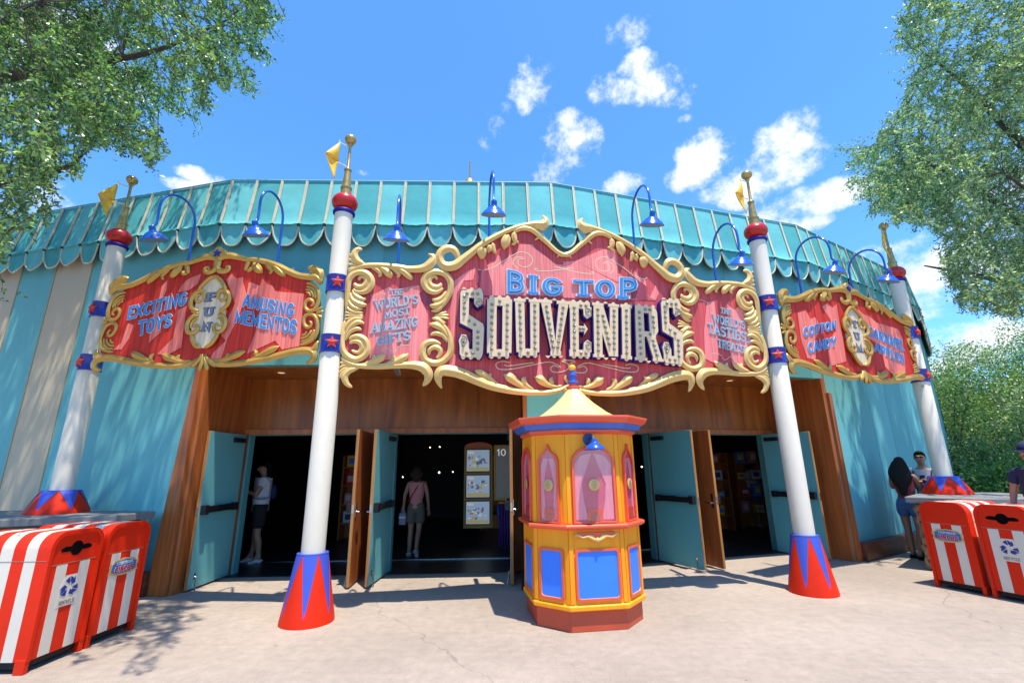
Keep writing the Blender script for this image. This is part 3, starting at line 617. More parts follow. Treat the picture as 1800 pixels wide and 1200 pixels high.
# ================================================ SIGNS
class Plane:
    """the face of a sign: origin (x,y), direction of its long side; maps photo points onto it"""
    def __init__(s, A, C):
        s.A = Vector((A[0], A[1], 0)); s.C = Vector((C[0], C[1], 0)); s.mid = (s.A+s.C)/2
        s.rz = math.atan2(C[1]-A[1], C[0]-A[0]); s.T = Matrix.Translation(s.mid) @ Matrix.Rotation(s.rz, 4, 'Z'); s.Ti = s.T.inverted()
        s.n = Vector((math.sin(s.rz), -math.cos(s.rz), 0))
        s.w = (s.C-s.A).length
    def uz(s, x, y, off=0):
        d = ray(x, y); e = Vector((0, 0, EYE)); k = ((s.mid-e).dot(s.n)+off)/d.dot(s.n); p = s.Ti @ (e+d*k); return (p.x, p.z)
    def pt(s, u, z, off=0): return s.T @ Vector((u, -off, z))
def tr(ax, ay, sc): return lambda x, y: (ax+x/sc, ay+y/sc)
FAT = 1.28
def gold_strokes(root, PL, data, zoom, sc, m, mirror, names, lift=.0, flat=.75, cen=0.0):
    """each traced stroke becomes a carved bar on the sign face, and its mirror twin"""
    out = []
    for name, pts in data:
        q = []
        for (x, y, r) in pts:
            u, z = PL.uz(*zoom(x, y)); u2, _ = PL.uz(*zoom(x+r, y)); q.append((u, z, abs(u2-u)*FAT))
        q = catmull(q, 5)
        for sgn in ((1, -1) if mirror else (1,)):
            b = B(); P = [PL.pt(cen+(u-cen)*sgn, z, lift+rr*.35) for u, z, rr in q]
            rad = [rr for _, _, rr in q]; L_ = len(rad)
            rad = [min(r_, .004+(i/2.0)*.02) if i < 3 else r_ for i, r_ in enumerate(rad)]; rad = [min(r_, .004+((L_-1-i)/2.0)*.02) if L_-1-i < 3 else r_ for i, r_ in enumerate(rad)]
            b.tube(P, rad, 20, squash=(PL.n, flat), ref=PL.n, flute=5)
            out.append(obj(name, b, m, root, smooth=70))
    return out
def board(root, PL, polyuz, m, thick=.09, name='board', front=0, back=None):
    b = B(); T = PL.T; b.prism(polyuz, -front, thick, T, 0, 1); return obj(name, b, [m, M['wood_dark']], root, smooth=0)
def sheet(b, PL, polyuz, off, mi=0):
    b.prism(polyuz, -off, -off+.0025, PL.T, mi)
# ---- side sign tracings: right half, zoom frame (350,430,5.22)
Z2 = tr(350, 430, 5.2192)
SIDE = [
 ('top_rail', [(250,222,7),(262,200,9),(285,205,12),(278,235,15),(245,250,17),(205,245,19),(175,215,20),(172,165,21),(215,125,23),(290,107,24),(370,122,20),(450,140,17),(530,143,17),(640,168,20),(740,205,22),(830,250,22),(930,290,22),(1020,302,24),(1085,305,28),(1118,335,26),(1115,375,15)]),
 ('corner_scroll', [(1000,222,9),(1045,215,18),(1095,235,24),(1125,275,28),(1122,320,24),(1105,360,16)]),
 ('corner_scroll', [(1010,235,9),(1045,245,13),(1070,270,15),(1060,300,14)]),
 ('acanthus_leaf', [(480,148,15),(455,180,18),(440,215,15),(425,240,8)]), ('acanthus_leaf', [(440,240,8),(475,235,14),(500,205,14)]), ('acanthus_leaf', [(505,160,14),(530,200,26),(565,240,26),(590,262,9)]),
 ('acanthus_leaf', [(610,165,16),(650,205,18),(672,240,14),(650,272,9)]), ('acanthus_leaf', [(672,182,16),(725,225,26),(775,270,22),(797,297,8)]),
 ('side_scroll', [(985,355,9),(1040,360,12),(1085,395,14),(1103,460,15),(1097,540,15),(1060,600,14),(1010,608,13),(980,575,13),(985,530,13),(1015,505,13),(1048,520,11),(1050,550,10),(1028,565,8)]),
 ('side_rib', [(985,385,8),(1035,395,9),(1068,435,10),(1072,500,7)]), ('side_rib', [(980,410,7),(1022,420,9),(1048,455,9),(1052,490,6)]), ('side_rib', [(985,437,7),(1012,445,8),(1030,475,7)]),
 ('side_fan', [(1070,612,9),(1110,588,10),(1137,572,5)]), ('side_fan', [(1075,628,9),(1118,618,10),(1143,612,5)]), ('side_fan', [(1072,645,9),(1108,655,10),(1135,668,5)]),
 ('side_scroll', [(925,920,9),(985,905,12),(1050,870,14),(1085,810,15),(1092,730,15),(1070,660,14),(1015,640,13),(975,665,13),(968,715,13),(990,755,13),(1025,755,11),(1035,720,10),(1015,702,8)]),
 ('side_rib', [(935,890,8),(995,875,9),(1042,835,10),(1060,780,7)]), ('side_rib', [(935,862,7),(985,848,9),(1020,815,9),(1030,785,6)]), ('side_rib', [(948,835,7),(978,820,8),(995,790,7)]),
 ('bottom_rail', [(985,1085,8),(1035,1075,18),(1068,1035,24),(1050,990,26),(985,975,27),(880,985,25),(780,1010,24),(660,1040,23),(540,1065,22),(420,1085,21),(300,1098,20),(190,1098,19),(110,1075,15),(60,1030,10),(75,1005,7)]),
 ('corner_scroll', [(1100,880,10),(1085,925,20),(1060,965,24),(1010,985,20)]),
 ('bottom_leaf', [(742,930,8),(690,962,24),(625,990,22),(560,1022,16),(490,1040,10)]), ('bottom_leaf', [(510,965,8),(530,995,16),(510,1025,14)]),
 ('bottom_leaf', [(435,975,9),(375,1005,24),(310,1032,22),(220,1062,14),(130,1060,9)]), ('bottom_leaf', [(258,998,8),(275,1020,15),(245,1050,13)]),
]
SHELL = [('shell_rib', [(45,1005,7),(10,1060,14),(-35,1110,17),(-60,1125,8)]), ('shell_rib', [(48,1008,7),(40,1080,15),(20,1140,15),(10,1160,7)]), ('shell_rib', [(52,1008,7),(75,1080,15),(85,1135,15),(85,1155,7)]), ('shell_rib', [(56,1005,7),(100,1060,14),(150,1100,17),(175,1112,8)])]
CART = [('cartouche_ring', [(148,302,15),(195,310,15),(245,350,15),(275,395,15),(292,440,12)]),
 ('cartouche_scroll', [(208,505,9),(205,470,14),(228,435,16),(272,425,17),(315,455,19),(328,510,19),(305,565,18),(262,592,15),(222,605,9)]), ('cartouche_scroll', [(222,510,8),(255,520,13),(285,497,13),(280,460,12),(250,455,9)]),
 ('cartouche_scroll', [(300,605,8),(255,612,10),(215,635,9)]), ('cartouche_scroll', [(205,652,9),(250,650,15),(287,685,18),(292,740,18),(262,790,18),(215,808,17),(172,790,14),(168,752,12),(200,735,11),(225,755,9)]),
 ('cartouche_rib', [(200,680,7),(235,685,10),(255,720,11),(248,765,8)]),
 ('cartouche_ring', [(222,810,14),(190,865,17),(140,920,18),(68,955,17)])]
RIGHT_POLY = [(180,140),(300,118),(500,155),(700,205),(900,290),(1010,320),(1085,420),(1090,600),(1085,800),(1060,900),(1000,975),(880,975),(660,1032),(420,1078),(200,1095),(70,1090)]
def curls(b, PL, lines, zoom, off=.0, cen=0, mirror=False, r=.0065, mi=0):
    for ln in lines:
        b = B(); q = [PL.uz(*zoom(x, y)) for x, y in ln]; q = catmull(q, 6)
        for sg in ((1, -1) if mirror else (1,)):
            b.tube([PL.pt(cen+(u-cen)*sg, z, off) for u, z in q], r, 5, squash=(PL.n, .4), mi=mi, ref=PL.n); obj('painted_flourish', b, M['cream'], ms); b = B()
# left side sign plane: its top corners stand 4.2 m up
def plane_from(lx, ly, rx, ry, zl, zr):
    a = at_z(lx, ly, zl); c = at_z(rx, ry, zr); return Plane((a.x, a.y), (c.x, c.y))
PLL = plane_from(205, 490, 565, 480, 4.22, 4.14)
PLR0 = plane_from(1383, 523, 1603, 562, 4.12, 4.18)
USC = [1.0, 0.0]
def side_sign(PL, SRC, cen_src, label, words, cart, painted):
    """SRC = plane the tracing is read on; ornaments are copied into PL through (u,z) so both signs share one pattern"""
    root = thing('side_sign', label, 'sign', (PL.mid.x, PL.mid.y, 2.8), PL.rz, 'pair of smaller red and gold side signs')
    class PX:  # tracing read on SRC, geometry placed on PL
        n = PL.n; T = PL.T
        @staticmethod
        def uz(x, y): u, z = SRC.uz(x, y); return ((u-cen_src)*USC[0]+USC[1], z)
        @staticmethod
        def pt(u, z, off=0): return PL.pt(u, z, off)
    half = [PX.uz(*Z2(x, y)) for x, y in RIGHT_POLY]
    half[0] = (0, half[0][1]); half[-1] = (0, half[-1][1])
    c1 = USC[1]; half[0] = (c1, half[0][1]); half[-1] = (c1, half[-1][1])
    poly = half+[(2*c1-u, z) for u, z in half[::-1] if abs(u-c1) > 1e-6]
    board(root, PL, poly, M['board2'], .09)
    g = M['gold2']
    gold_strokes(root, PX, SIDE, Z2, 0, g, True, None, 0, .8, c1)
    gold_strokes(root, PX, SHELL, Z2, 0, g, False, None, .01, .9)
    b = B(); s = [PX.uz(*Z2(x, y)) for x, y in ((105,108),(118,75),(150,65),(180,32),(205,30),(240,55),(268,75),(265,100),(200,130),(165,130))]
    cx = sum(p[0] for p in s)/len(s); b.prism([(p[0]-cx+c1, p[1]) for p in s], -.05, .03, PL.T); cr = obj('crest', b, g, root, smooth=0, bevel=.012)
    zc = PX.uz(*Z2(180, 95))[1]; b = B(); b.prism([(c1+x*.058, zc+z*.058) for x, z in STAR], -.075, -.048, PL.T); obj('star', b, M['band'], cr, smooth=0, bevel=.004)
    # cartouche
    ring = [(148,302),(195,310),(245,350),(275,395),(290,470),(285,600),(270,740),(222,810),(190,865),(140,920),(68,955)]
    h = [PX.uz(*Z2(x, y)) for x, y in ring]; c0 = (h[0][0]+h[-1][0])/2
    h = [(max(0, u-c0)*.86, z) for u, z in h]; h[0] = (0, h[0][1]); h[-1] = (0, h[-1][1])
    b = B(); b.prism([(c1+u*.97, z) for u, z in h]+[(c1-u*.97, z) for u, z in h[::-1][1:-1]], -.028, .0, PL.T)
    ca = obj('cartouche_panel', b, M['bone'], root, smooth=0)
    class PC(PX):
        @staticmethod
        def uz(x, y): u, z = PX.uz(x, y); return ((u-c0)*.86+c1, z)
        @staticmethod
        def pt(u, z, off=0): return PL.pt(u, z, off+.03)
    for o in gold_strokes(root, PC, CART, Z2, 0, g, True, None, 0, .85, c1): pass
    # cartouche word, letters stacked
    zt, zb = h[0][1]-.20, h[-1][1]+.18; hh = (zt-zb)/3
    for i, ch in enumerate(cart):
        b = B()
        z1 = zt-hh*i-.03; z0 = zt-hh*(i+1)+.05; w = .062 if ch != 'M' else .075
        plc = lambda x, y, off: PL.pt(x, y, off+.028)
        for grow, mi, dp in ((.03, 0, .0), (-.02, 1, .004)):
            text_on(b, ch, ((c1-w, z1), (c1+w, z1), (c1+w, z0), (c1-w, z0)), plc, .13, .17, 0, dp, .004, mi, grow)
        obj('painted_letter', b, [M['navy'], M['grey_letter']], ca, smooth=0)
    # painted tents on the board
    for kk, poly in enumerate(painted):
        b = B(); b_poly = [PL.uz(x, y) for x, y in poly]; sheet(b, PL, b_poly, .0032+.0006*kk); obj('painted_tent', b, M['draw2'], root, smooth=0)
    for s_, quad, zoom in words:
        q = [zoom(*p) for p in quad]; b = B()
        plc = lambda x, y, off: PL.pt(*PL.uz(x, y), off+.006)
        text_on(b, s_, q, plc, .108, 0, .13, .001, .004, 0, .034); text_on(b, s_, q, plc, .108, 0, .13, .006, .004, 1, -.006)
        obj('painted_word', b, [M['white_letter'], M['sky_letter']], root, smooth=0)
    return root, PX
Z1 = tr(170, 430, 5.218); C4 = tr(1300, 380, 3.53)
cs = PLL.uz(*Z2(180, 95))[0]; cs = (cs+PLL.uz(*Z2(42, 1110))[0])/2
LW = [('EXCITING', ((305,572),(842,432),(818,556),(285,692)), Z1), ('TOYS', ((398,702),(700,630),(682,752),(385,840)), Z1),
      ('AMUSING', ((425,455),(880,545),(862,668),(400,570)), Z2), ('MEMENTOS', ((348,597),(903,692),(888,828),(328,715)), Z2)]
Lpaint = [[Z2(*p) for p in q] for q in ([(300,270),(345,310),(405,300),(405,345),(440,470),(330,730),(250,880),(200,830),(330,540),(250,320)], [(455,350),(480,345),(560,380),(585,315),(625,360),(680,380),(700,430),(962,450),(920,930),(760,960),(700,880),(440,1000),(520,800),(560,600),(420,560)], [(130,990),(258,872),(200,1060),(95,1060)])]
Lpaint += [[Z1(*p) for p in q] for q in ([(600,380),(650,330),(640,420),(600,520),(560,700),(590,800),(480,900),(500,700),(560,560)], [(230,900),(290,720),(340,740),(300,860),(230,960),(150,965)], [(750,600),(830,560),(800,780),(780,940),(640,1020),(560,1000),(700,860)], [(880,300),(960,270),(930,360),(850,420),(740,440),(820,330)])]
side_sign(PLL, PLL, cs, 'red and gold side sign reading EXCITING TOYS, FUN and AMUSING MEMENTOS', LW, 'FUN', Lpaint)
RWd = [('COTTON', ((392,692),(595,645),(596,700),(396,752)), C4), ('CANDY', ((420,785),(592,748),(595,805),(425,852)), C4),
       ('CARAMEL', ((795,682),(1012,775),(1016,835),(795,742)), C4), ('APPLES', ((833,782),(1012,862),(1016,915),(836,838)), C4)]
Rpaint = [[C4(*p) for p in q] for q in ([(360,600),(410,585),(440,640),(470,625),(500,690),(470,760),(470,890),(420,880),(380,760)], [(510,560),(545,540),(575,570),(600,545),(615,640),(640,760),(660,900),(560,930),(545,800),(600,700)], [(730,575),(770,610),(800,620),(850,660),(980,700),(1010,760),(1030,960),(950,985),(900,930),(880,800),(800,760)])]
PLR = Plane((PLR0.A.x, PLR0.A.y), (PLR0.C.x, PLR0.C.y))
_l = PLR.uz(1380, 590)[0]; _r = PLR.uz(1611, 620)[0]; _hw = PLL.uz(*Z2(1100, 600))[0]-cs
print('right sign fit', _l, _r, _hw)
USC[0] = (_r-_l)/2/_hw; USC[1] = (_r+_l)/2
rs, PXR = side_sign(PLR, PLL, cs, 'red and gold side sign reading COTTON CANDY, YUM and CARAMEL APPLES', RWd, 'YUM', Rpaint)
print('side sign widths', PLL.w, PLR.w)

# ---- main sign
PM = Plane((-2.27, 5.66), (3.82, 6.61))
Z3 = tr(590, 420, 4.445); Z4 = tr(760, 370, 7.2); Z5 = tr(760, 600, 7.2); ZS = tr(800, 440, 4.2857); C2 = tr(560, 360, 3.3333); C3 = tr(960, 360, 3.3333)
cen = (PM.uz(1002, 449)[0]+PM.uz(990, 690)[0])/2
ms = thing('main_sign', 'large carved red and gold sign over the doors reading BIG TOP SOUVENIRS', 'sign', (PM.mid.x, PM.mid.y, 2.6), PM.rz)
gold = M['gold']
S3 = [
 ('corner_flare', [(212,88,9),(172,90,16),(150,130,22),(175,180,22),(240,210,15)]), ('corner_flare', [(112,120,8),(140,150,14),(190,190,15),(250,215,10)]), ('corner_flare', [(103,160,8),(150,182,13),(220,212,11)]), ('corner_flare', [(98,200,7),(150,208,11),(215,225,9)]), ('corner_flare', [(98,245,8),(150,232,12),(230,228,10)]),
 ('side_rail', [(105,265,10),(150,240,16),(230,218,18),(350,215,18),(480,228,20),(580,245,22),(680,240,27),(742,205,30),(765,155,22),(722,120,9)]),
 ('acanthus_leaf', [(270,222,12),(325,245,15),(352,280,13),(335,300,7)]), ('acanthus_leaf', [(330,222,14),(385,250,22),(420,285,22),(437,312,8)]), ('acanthus_leaf', [(420,225,12),(470,250,14),(495,285,12),(480,305,7)]), ('acanthus_leaf', [(470,230,14),(535,265,22),(580,305,18),(598,325,7)]),
 ('spiral_scroll', [(85,560,9),(92,480,14),(98,400,18),(108,325,20),(150,278,21),(215,268,21),(268,300,21),(285,350,21),(258,402,20),(210,422,18),(160,412,13),(140,390,8)]), ('spiral_scroll', [(148,345,9),(165,375,16),(215,378,18),(243,340,16),(228,305,13),(192,305,11),(185,330,8)]),
 ('body_rib', [(135,400,7),(150,440,14),(190,470,18),(225,475,12),(230,458,7)]), ('body_rib', [(112,420,8),(130,475,14),(180,510,20),(225,520,15),(242,510,7)]), ('body_rib', [(98,470,8),(120,520,14),(170,548,16),(215,548,8)]), ('body_rib', [(85,530,8),(115,560,11),(165,578,12),(218,578,7)]),
 ('fan_rib', [(75,572,6),(140,592,9),(218,598,7)]), ('fan_rib', [(73,600,6),(140,604,9),(218,606,7)]), ('fan_rib', [(72,630,6),(140,618,9),(218,612,7)]),
 ('body_rib', [(215,625,7),(150,628,13),(100,665,15),(68,730,9)]), ('body_rib', [(228,665,7),(175,655,18),(115,695,15),(72,770,9)]), ('body_rib', [(205,715,7),(165,705,16),(110,735,14),(75,800,8)]),
 ('spiral_scroll', [(75,640,8),(60,720,14),(52,800,18),(62,875,20),(105,925,21),(160,945,21),(220,920,21),(252,870,21),(240,805,20),(190,768,18),(135,768,14),(108,795,8)]), ('spiral_scroll', [(108,822,9),(145,802,15),(192,812,18),(208,850,17),(185,888,14),(150,885,11),(125,870,7)]),
 ('side_rail', [(45,925,10),(95,965,16),(180,992,18),(330,1000,19),(480,992,20),(600,990,25),(685,1010,32),(725,1060,30),(715,1110,20),(680,1150,9)]),
 ('corner_flare', [(132,1162,9),(90,1130,17),(75,1075,22),(115,1030,20),(190,1008,14)]), ('corner_flare', [(35,1090,8),(65,1045,15),(125,1010,14),(190,1000,9)]), ('corner_flare', [(30,1050,8),(70,1018,12),(150,998,9)]), ('corner_flare', [(32,1010,7),(75,990,11),(150,988,8)]), ('corner_flare', [(36,965,7),(70,972,10),(140,985,8)]),
 ('bottom_leaf', [(392,900,9),(355,935,24),(290,965,20),(210,985,10)]), ('bottom_leaf', [(298,905,8),(305,940,14),(270,965,12)]), ('bottom_leaf', [(570,898,9),(525,935,24),(455,968,20),(370,992,10)]), ('bottom_leaf', [(440,905,8),(455,940,14),(430,970,12)]),
 ('spiral_scroll', [(800,560,8),(855,500,14),(893,420,18),(895,340,20),(850,280,21),(775,265,21),(712,290,21),(690,345,21),(718,400,20),(770,422,18),(815,408,13),(838,385,8)]), ('spiral_scroll', [(825,345,9),(808,378,16),(760,380,18),(730,345,17),(745,308,14),(780,300,11),(792,325,8)]),
 ('body_rib', [(750,472,7),(790,485,16),(835,460,14),(865,410,8)]), ('body_rib', [(732,520,7),(775,530,20),(830,505,16),(870,450,8)]), ('body_rib', [(745,565,7),(795,560,15),(845,520,10)]),
 ('fan_rib', [(770,603,6),(825,588,9),(868,572,5)]), ('fan_rib', [(772,608,6),(835,600,9),(885,598,5)]), ('fan_rib', [(772,613,6),(835,617,9),(888,628,5)]), ('fan_rib', [(770,618,6),(820,638,9),(860,662,5)]),
 ('body_rib', [(750,622,7),(805,638,15),(855,690,12)]), ('body_rib', [(728,668,7),(785,680,21),(840,715,16),(882,780,8)]), ('body_rib', [(738,755,7),(785,740,17),(840,760,14),(875,810,8)]),
 ('spiral_scroll', [(830,660,8),(878,730,14),(900,820,18),(890,900,20),(835,958,21),(770,975,21),(705,950,21),(680,895,21),(692,835,20),(735,808,18),(790,810,13),(822,830,8)]), ('spiral_scroll', [(728,912,8),(735,868,14),(775,848,17),(815,868,16),(812,910,13),(785,935,9)])]
S4 = [('crown_rail', [(295,655,12),(318,600,28),(275,520,38),(195,500,42),(115,540,42),(88,615,42),(120,690,44),(190,730,50),(290,710,50),(380,640,44),(480,560,38),(600,462,34),(720,385,30),(880,300,26),(1040,232,23),(1180,195,22),(1300,190,34),(1395,200,50),(1425,140,34),(1385,68,10)]),
 ('crown_leaf', [(610,470,26),(620,530,50),(620,595,34),(610,625,12)]), ('crown_leaf', [(690,440,20),(720,490,30),(700,545,20)]), ('crown_leaf', [(760,410,26),(765,480,24),(785,530,18),(805,550,8)]), ('crown_leaf', [(965,310,18),(935,370,42),(915,440,44),(905,505,14)]), ('crown_leaf', [(1040,270,20),(1030,340,28),(1050,400,24),(1095,408,8)]), ('crown_leaf', [(1000,440,8),(1035,425,18),(1040,380,16)]),
 ('inner_rail', [(1020,290,14),(1060,262,24),(1130,238,26),(1230,248,28),(1310,295,30),(1385,365,27),(1470,440,24),(1570,530,23),(1660,570,21),(1750,582,20)]),
 ('crown_spur', [(1395,290,9),(1360,335,16),(1290,385,6)]), ('crown_spur', [(1600,545,10),(1582,600,6)]), ('crown_leaf', [(1250,225,22),(1330,215,36),(1400,235,36),(1430,250,14)])]
S5 = [('lower_rail', [(120,595,9),(92,545,22),(72,460,40),(110,385,52),(240,385,56),(400,430,54),(560,500,48),(740,570,42),(920,612,38),(1100,642,32),(1300,652,28),(1480,645,25),(1620,615,21),(1730,550,17),(1785,480,14),(1768,420,8)]),
 ('lower_leaf', [(535,368,12),(590,395,30),(660,430,30),(760,500,20),(850,570,12)]), ('lower_leaf', [(745,405,8),(720,440,20),(730,480,18)]), ('lower_leaf', [(895,420,14),(970,460,46),(1060,525,36),(1160,585,22),(1260,610,12)]), ('lower_leaf', [(1180,452,9),(1150,490,26),(1190,560,22),(1280,610,12)]), ('lower_leaf', [(1285,448,14),(1360,490,46),(1440,545,30),(1540,575,18),(1640,560,10)]), ('lower_leaf', [(1520,455,8),(1495,495,22),(1530,550,18)]),
 ('centre_fan', [(1640,630,22),(1720,600,22),(1785,560,12)]), ('centre_fan', [(1740,640,16),(1770,610,16),(1792,570,10)])]
for D_, Z_ in ((S3, Z3), (S4, Z4), (S5, Z5)): gold_strokes(ms, PM, D_, Z_, 0, gold, True, None, .012, .8, cen)
# board outline: side parts + centre part
def U(x, y): return PM.uz(x, y)
ol = [U(*Z3(x, y)) for x, y in ((690,245),(450,225),(230,212),(150,225),(105,265),(80,600),(60,880),(60,980),(200,1000),(480,992),(690,1010),(735,1040))]+[U(*Z5(x, y)) for x, y in ((100,400),(240,400),(560,500),(920,612),(1300,655),(1620,620),(1790,545))]
ol = [(u, z) for u, z in ol]; ol.append((cen, ol[-1][1]))
topc = [U(*Z4(x, y)) for x, y in ((1745,575),(1660,560),(1470,430),(1385,355),(1340,250),(1180,190),(1040,228),(880,296),(720,380),(600,458),(480,556),(380,640),(290,710),(130,720),(60,790))]
half = [(cen, topc[0][1])]+topc[1:]+ol
poly = half+[(2*cen-u, z) for u, z in half[::-1] if abs(u-cen) > 1e-6]
board(ms, PM, poly, M['board'], .10)
b = B(); b.box(cen-2.7, cen+2.7, .12, .2, 2.88, 2.98, 0, PM.T); b.box(cen-2.7, cen+2.7, .12, .2, 3.85, 3.95, 0, PM.T)
for u in (-2.3, -.8, .8, 2.3): b.box(cen+u-.03, cen+u+.03, .205, .95, 2.9, 2.96, 0, PM.T)
obj('support_frame', b, M['steel'], ms, smooth=0)
for PLx, lab in ((PLL, 0), (PLR, 1)):
    pass
# painted shapes on the big board
b = B()
pt4 = lambda L_: [Z4(*p) for p in L_]
PAINT = [pt4([(1100,430),(1265,430),(1300,480),(1420,570),(1560,680),(1790,700),(1790,900),(1700,1080),(760,1080),(760,960),(720,800),(690,680),(700,690),(800,640),(830,560),(860,580),(870,680),(960,600),(975,550),(1000,600),(1060,560)]), [C2(*p) for p in ((790,450),(880,385),(920,375),(905,440),(850,445),(810,520),(795,760),(780,900),(770,640))],
         [C2(*p) for p in ((310,530),(415,480),(440,500),(530,480),(590,470),(600,560),(640,640),(640,920),(300,900),(290,760))], [Z5(*p) for p in ((1355,130),(1375,290),(1395,430),(1320,430),(1335,300))], [Z5(*p) for p in ((240,130),(300,180),(285,340),(205,315))]]
for P_ in PAINT: b = B(); sheet(b, PM, [U(*p) for p in P_], .0035); obj('painted_tent', b, M['draw'], ms, smooth=0)
PR = [[C3(*p) for p in ((0,330),(130,340),(330,260),(420,400),(520,380),(540,440),(600,560),(690,470),(790,560),(790,700),(0,700))], [C3(*p) for p in ((940,570),(985,565),(1000,700),(1010,940),(930,900),(925,750))], [C3(*p) for p in ((1060,580),(1100,620),(1130,590),(1180,640),(1215,780),(1210,940),(1090,940),(1060,760))]]
PR[0] = [C3(*p) for p in ((100,335),(170,330),(330,262),(415,265),(420,400),(485,440),(520,380),(540,420),(580,440),(600,560),(640,470),(660,520),(640,560),(100,545))]
for P_ in PR: b = B(); sheet(b, PM, [U(*p) for p in P_], .0046); obj('painted_tent', b, M['draw'], ms, smooth=0)
for P_ in ([Z4(*p) for p in ((560,760),(700,750),(750,900),(755,1080),(640,1080),(560,900))], [C3(*p) for p in ((480,400),(590,480),(595,560),(500,550))], [C2(*p) for p in ((590,520),(650,480),(680,640),(620,590))]): b = B(); sheet(b, PM, [U(*p) for p in P_], .0062); obj('painted_drape', b, M['plum'], ms, smooth=0)
# fine flourishes
b = B()
curls(b, PM, [[(575,745),(640,760),(780,720),(880,650),(1000,580),(1100,530),(1200,545),(1265,610),(1240,690),(1160,720),(1090,680),(1095,620),(1160,615)], [(1085,735),(1030,690),(1030,630),(1080,595),(1150,600)], [(1330,745),(1295,735),(1320,765),(1450,770),(1600,755),(1720,735),(1790,735)]], Z4, .004, cen, True)
curls(b, PM, [[(980,270),(900,250),(820,270),(805,310),(850,350),(1000,350),(1300,290),(1480,260),(1590,300),(1620,330)], [(1600,330),(1540,305),(1495,340),(1530,385),(1640,385),(1720,340),(1710,280),(1640,250),(1790,232)], [(910,300),(980,308),(1140,285),(1280,268)]], Z5, .004, cen, True)
curls(b, PM, [[(360,870),(400,850),(430,870),(460,880),(480,860)], [(480,850),(520,830),(575,830)], [(320,440),(360,425),(400,440)], [(560,420),(600,385),(655,375)]], Z3, .004, cen, True, .004)
plm = lambda x, y, off: PM.pt(*PM.uz(x, y), off+.006)
def words(b, L_, hw, serif, track, g1, m1, m2, th=.004):
    for s_, quad, zoom in L_:
        q = [zoom(*p) for p in quad]
        text_on(b, s_, q, plm, hw, serif, track, .0, th, m1, g1); text_on(b, s_, q, plm, hw, serif, track, th+.003, th, m2, -.01)
small = [('THE', ((425,398),(528,390),(525,438),(430,446)), Z3), ("WORLD'S", ((303,478),(642,436),(640,508),(313,556)), Z3), ('MOST', ((378,565),(578,532),(575,592),(382,626)), Z3), ('AMAZING', ((285,660),(640,605),(638,686),(278,740)), Z3), ('GIFTS', ((322,765),(585,715),(580,790),(322,838)), Z3),
         ('THE', ((1020,602),(1078,616),(1078,644),(1022,634)), C3), ("WORLD'S", ((972,640),(1162,684),(1162,732),(976,692)), C3), ('TASTIEST', ((944,692),(1200,756),(1196,815),(950,752)), C3), ('TREATS!', ((1002,785),(1172,830),(1166,875),(1005,835)), C3)]
for w_ in small: b = B(); words(b, [w_], .085, .15, .12, .026, 0, 1); obj('painted_word', b, [M['white_letter'], M['sky_letter2']], ms, smooth=0)
# BIG TOP: raised blue letters with pale edge
for ch, q in (('B', ((388,140),(525,165),(522,325),(388,322))), ('I', ((562,178),(618,184),(618,334),(562,330))), ('G', ((652,198),(815,210),(812,342),(655,338))),
              ('T', ((895,218),(1040,222),(1042,350),(898,346))), ('O', ((1050,218),(1212,220),(1212,366),(1054,354))), ('P', ((1236,202),(1372,205),(1370,372),(1238,366)))):
    cx_ = sum(p[0] for p in q)/4; cy_ = sum(p[1] for p in q)/4; b = B(); quad = [ZS(cx_+(p[0]-cx_)*.84, cy_+(p[1]-cy_)*.97) for p in q]
    plh = lambda x, y, off: PM.pt(*PM.uz(x, y, .045), off)
    text_on(b, ch, quad, plh, .13, .2 if ch != 'O' else 0, 0, 0, .034, 0, .034); text_on(b, ch, quad, plh, .13, .2, 0, .034, .008, 1, -.008); text_on(b, ch, quad, plh, .13, 0, 0, .046, .003, 2, -.108)
    obj('blue_letter', b, [M['white_letter'], M['sky_letter'], M['sky_letter2']], ms, smooth=0)
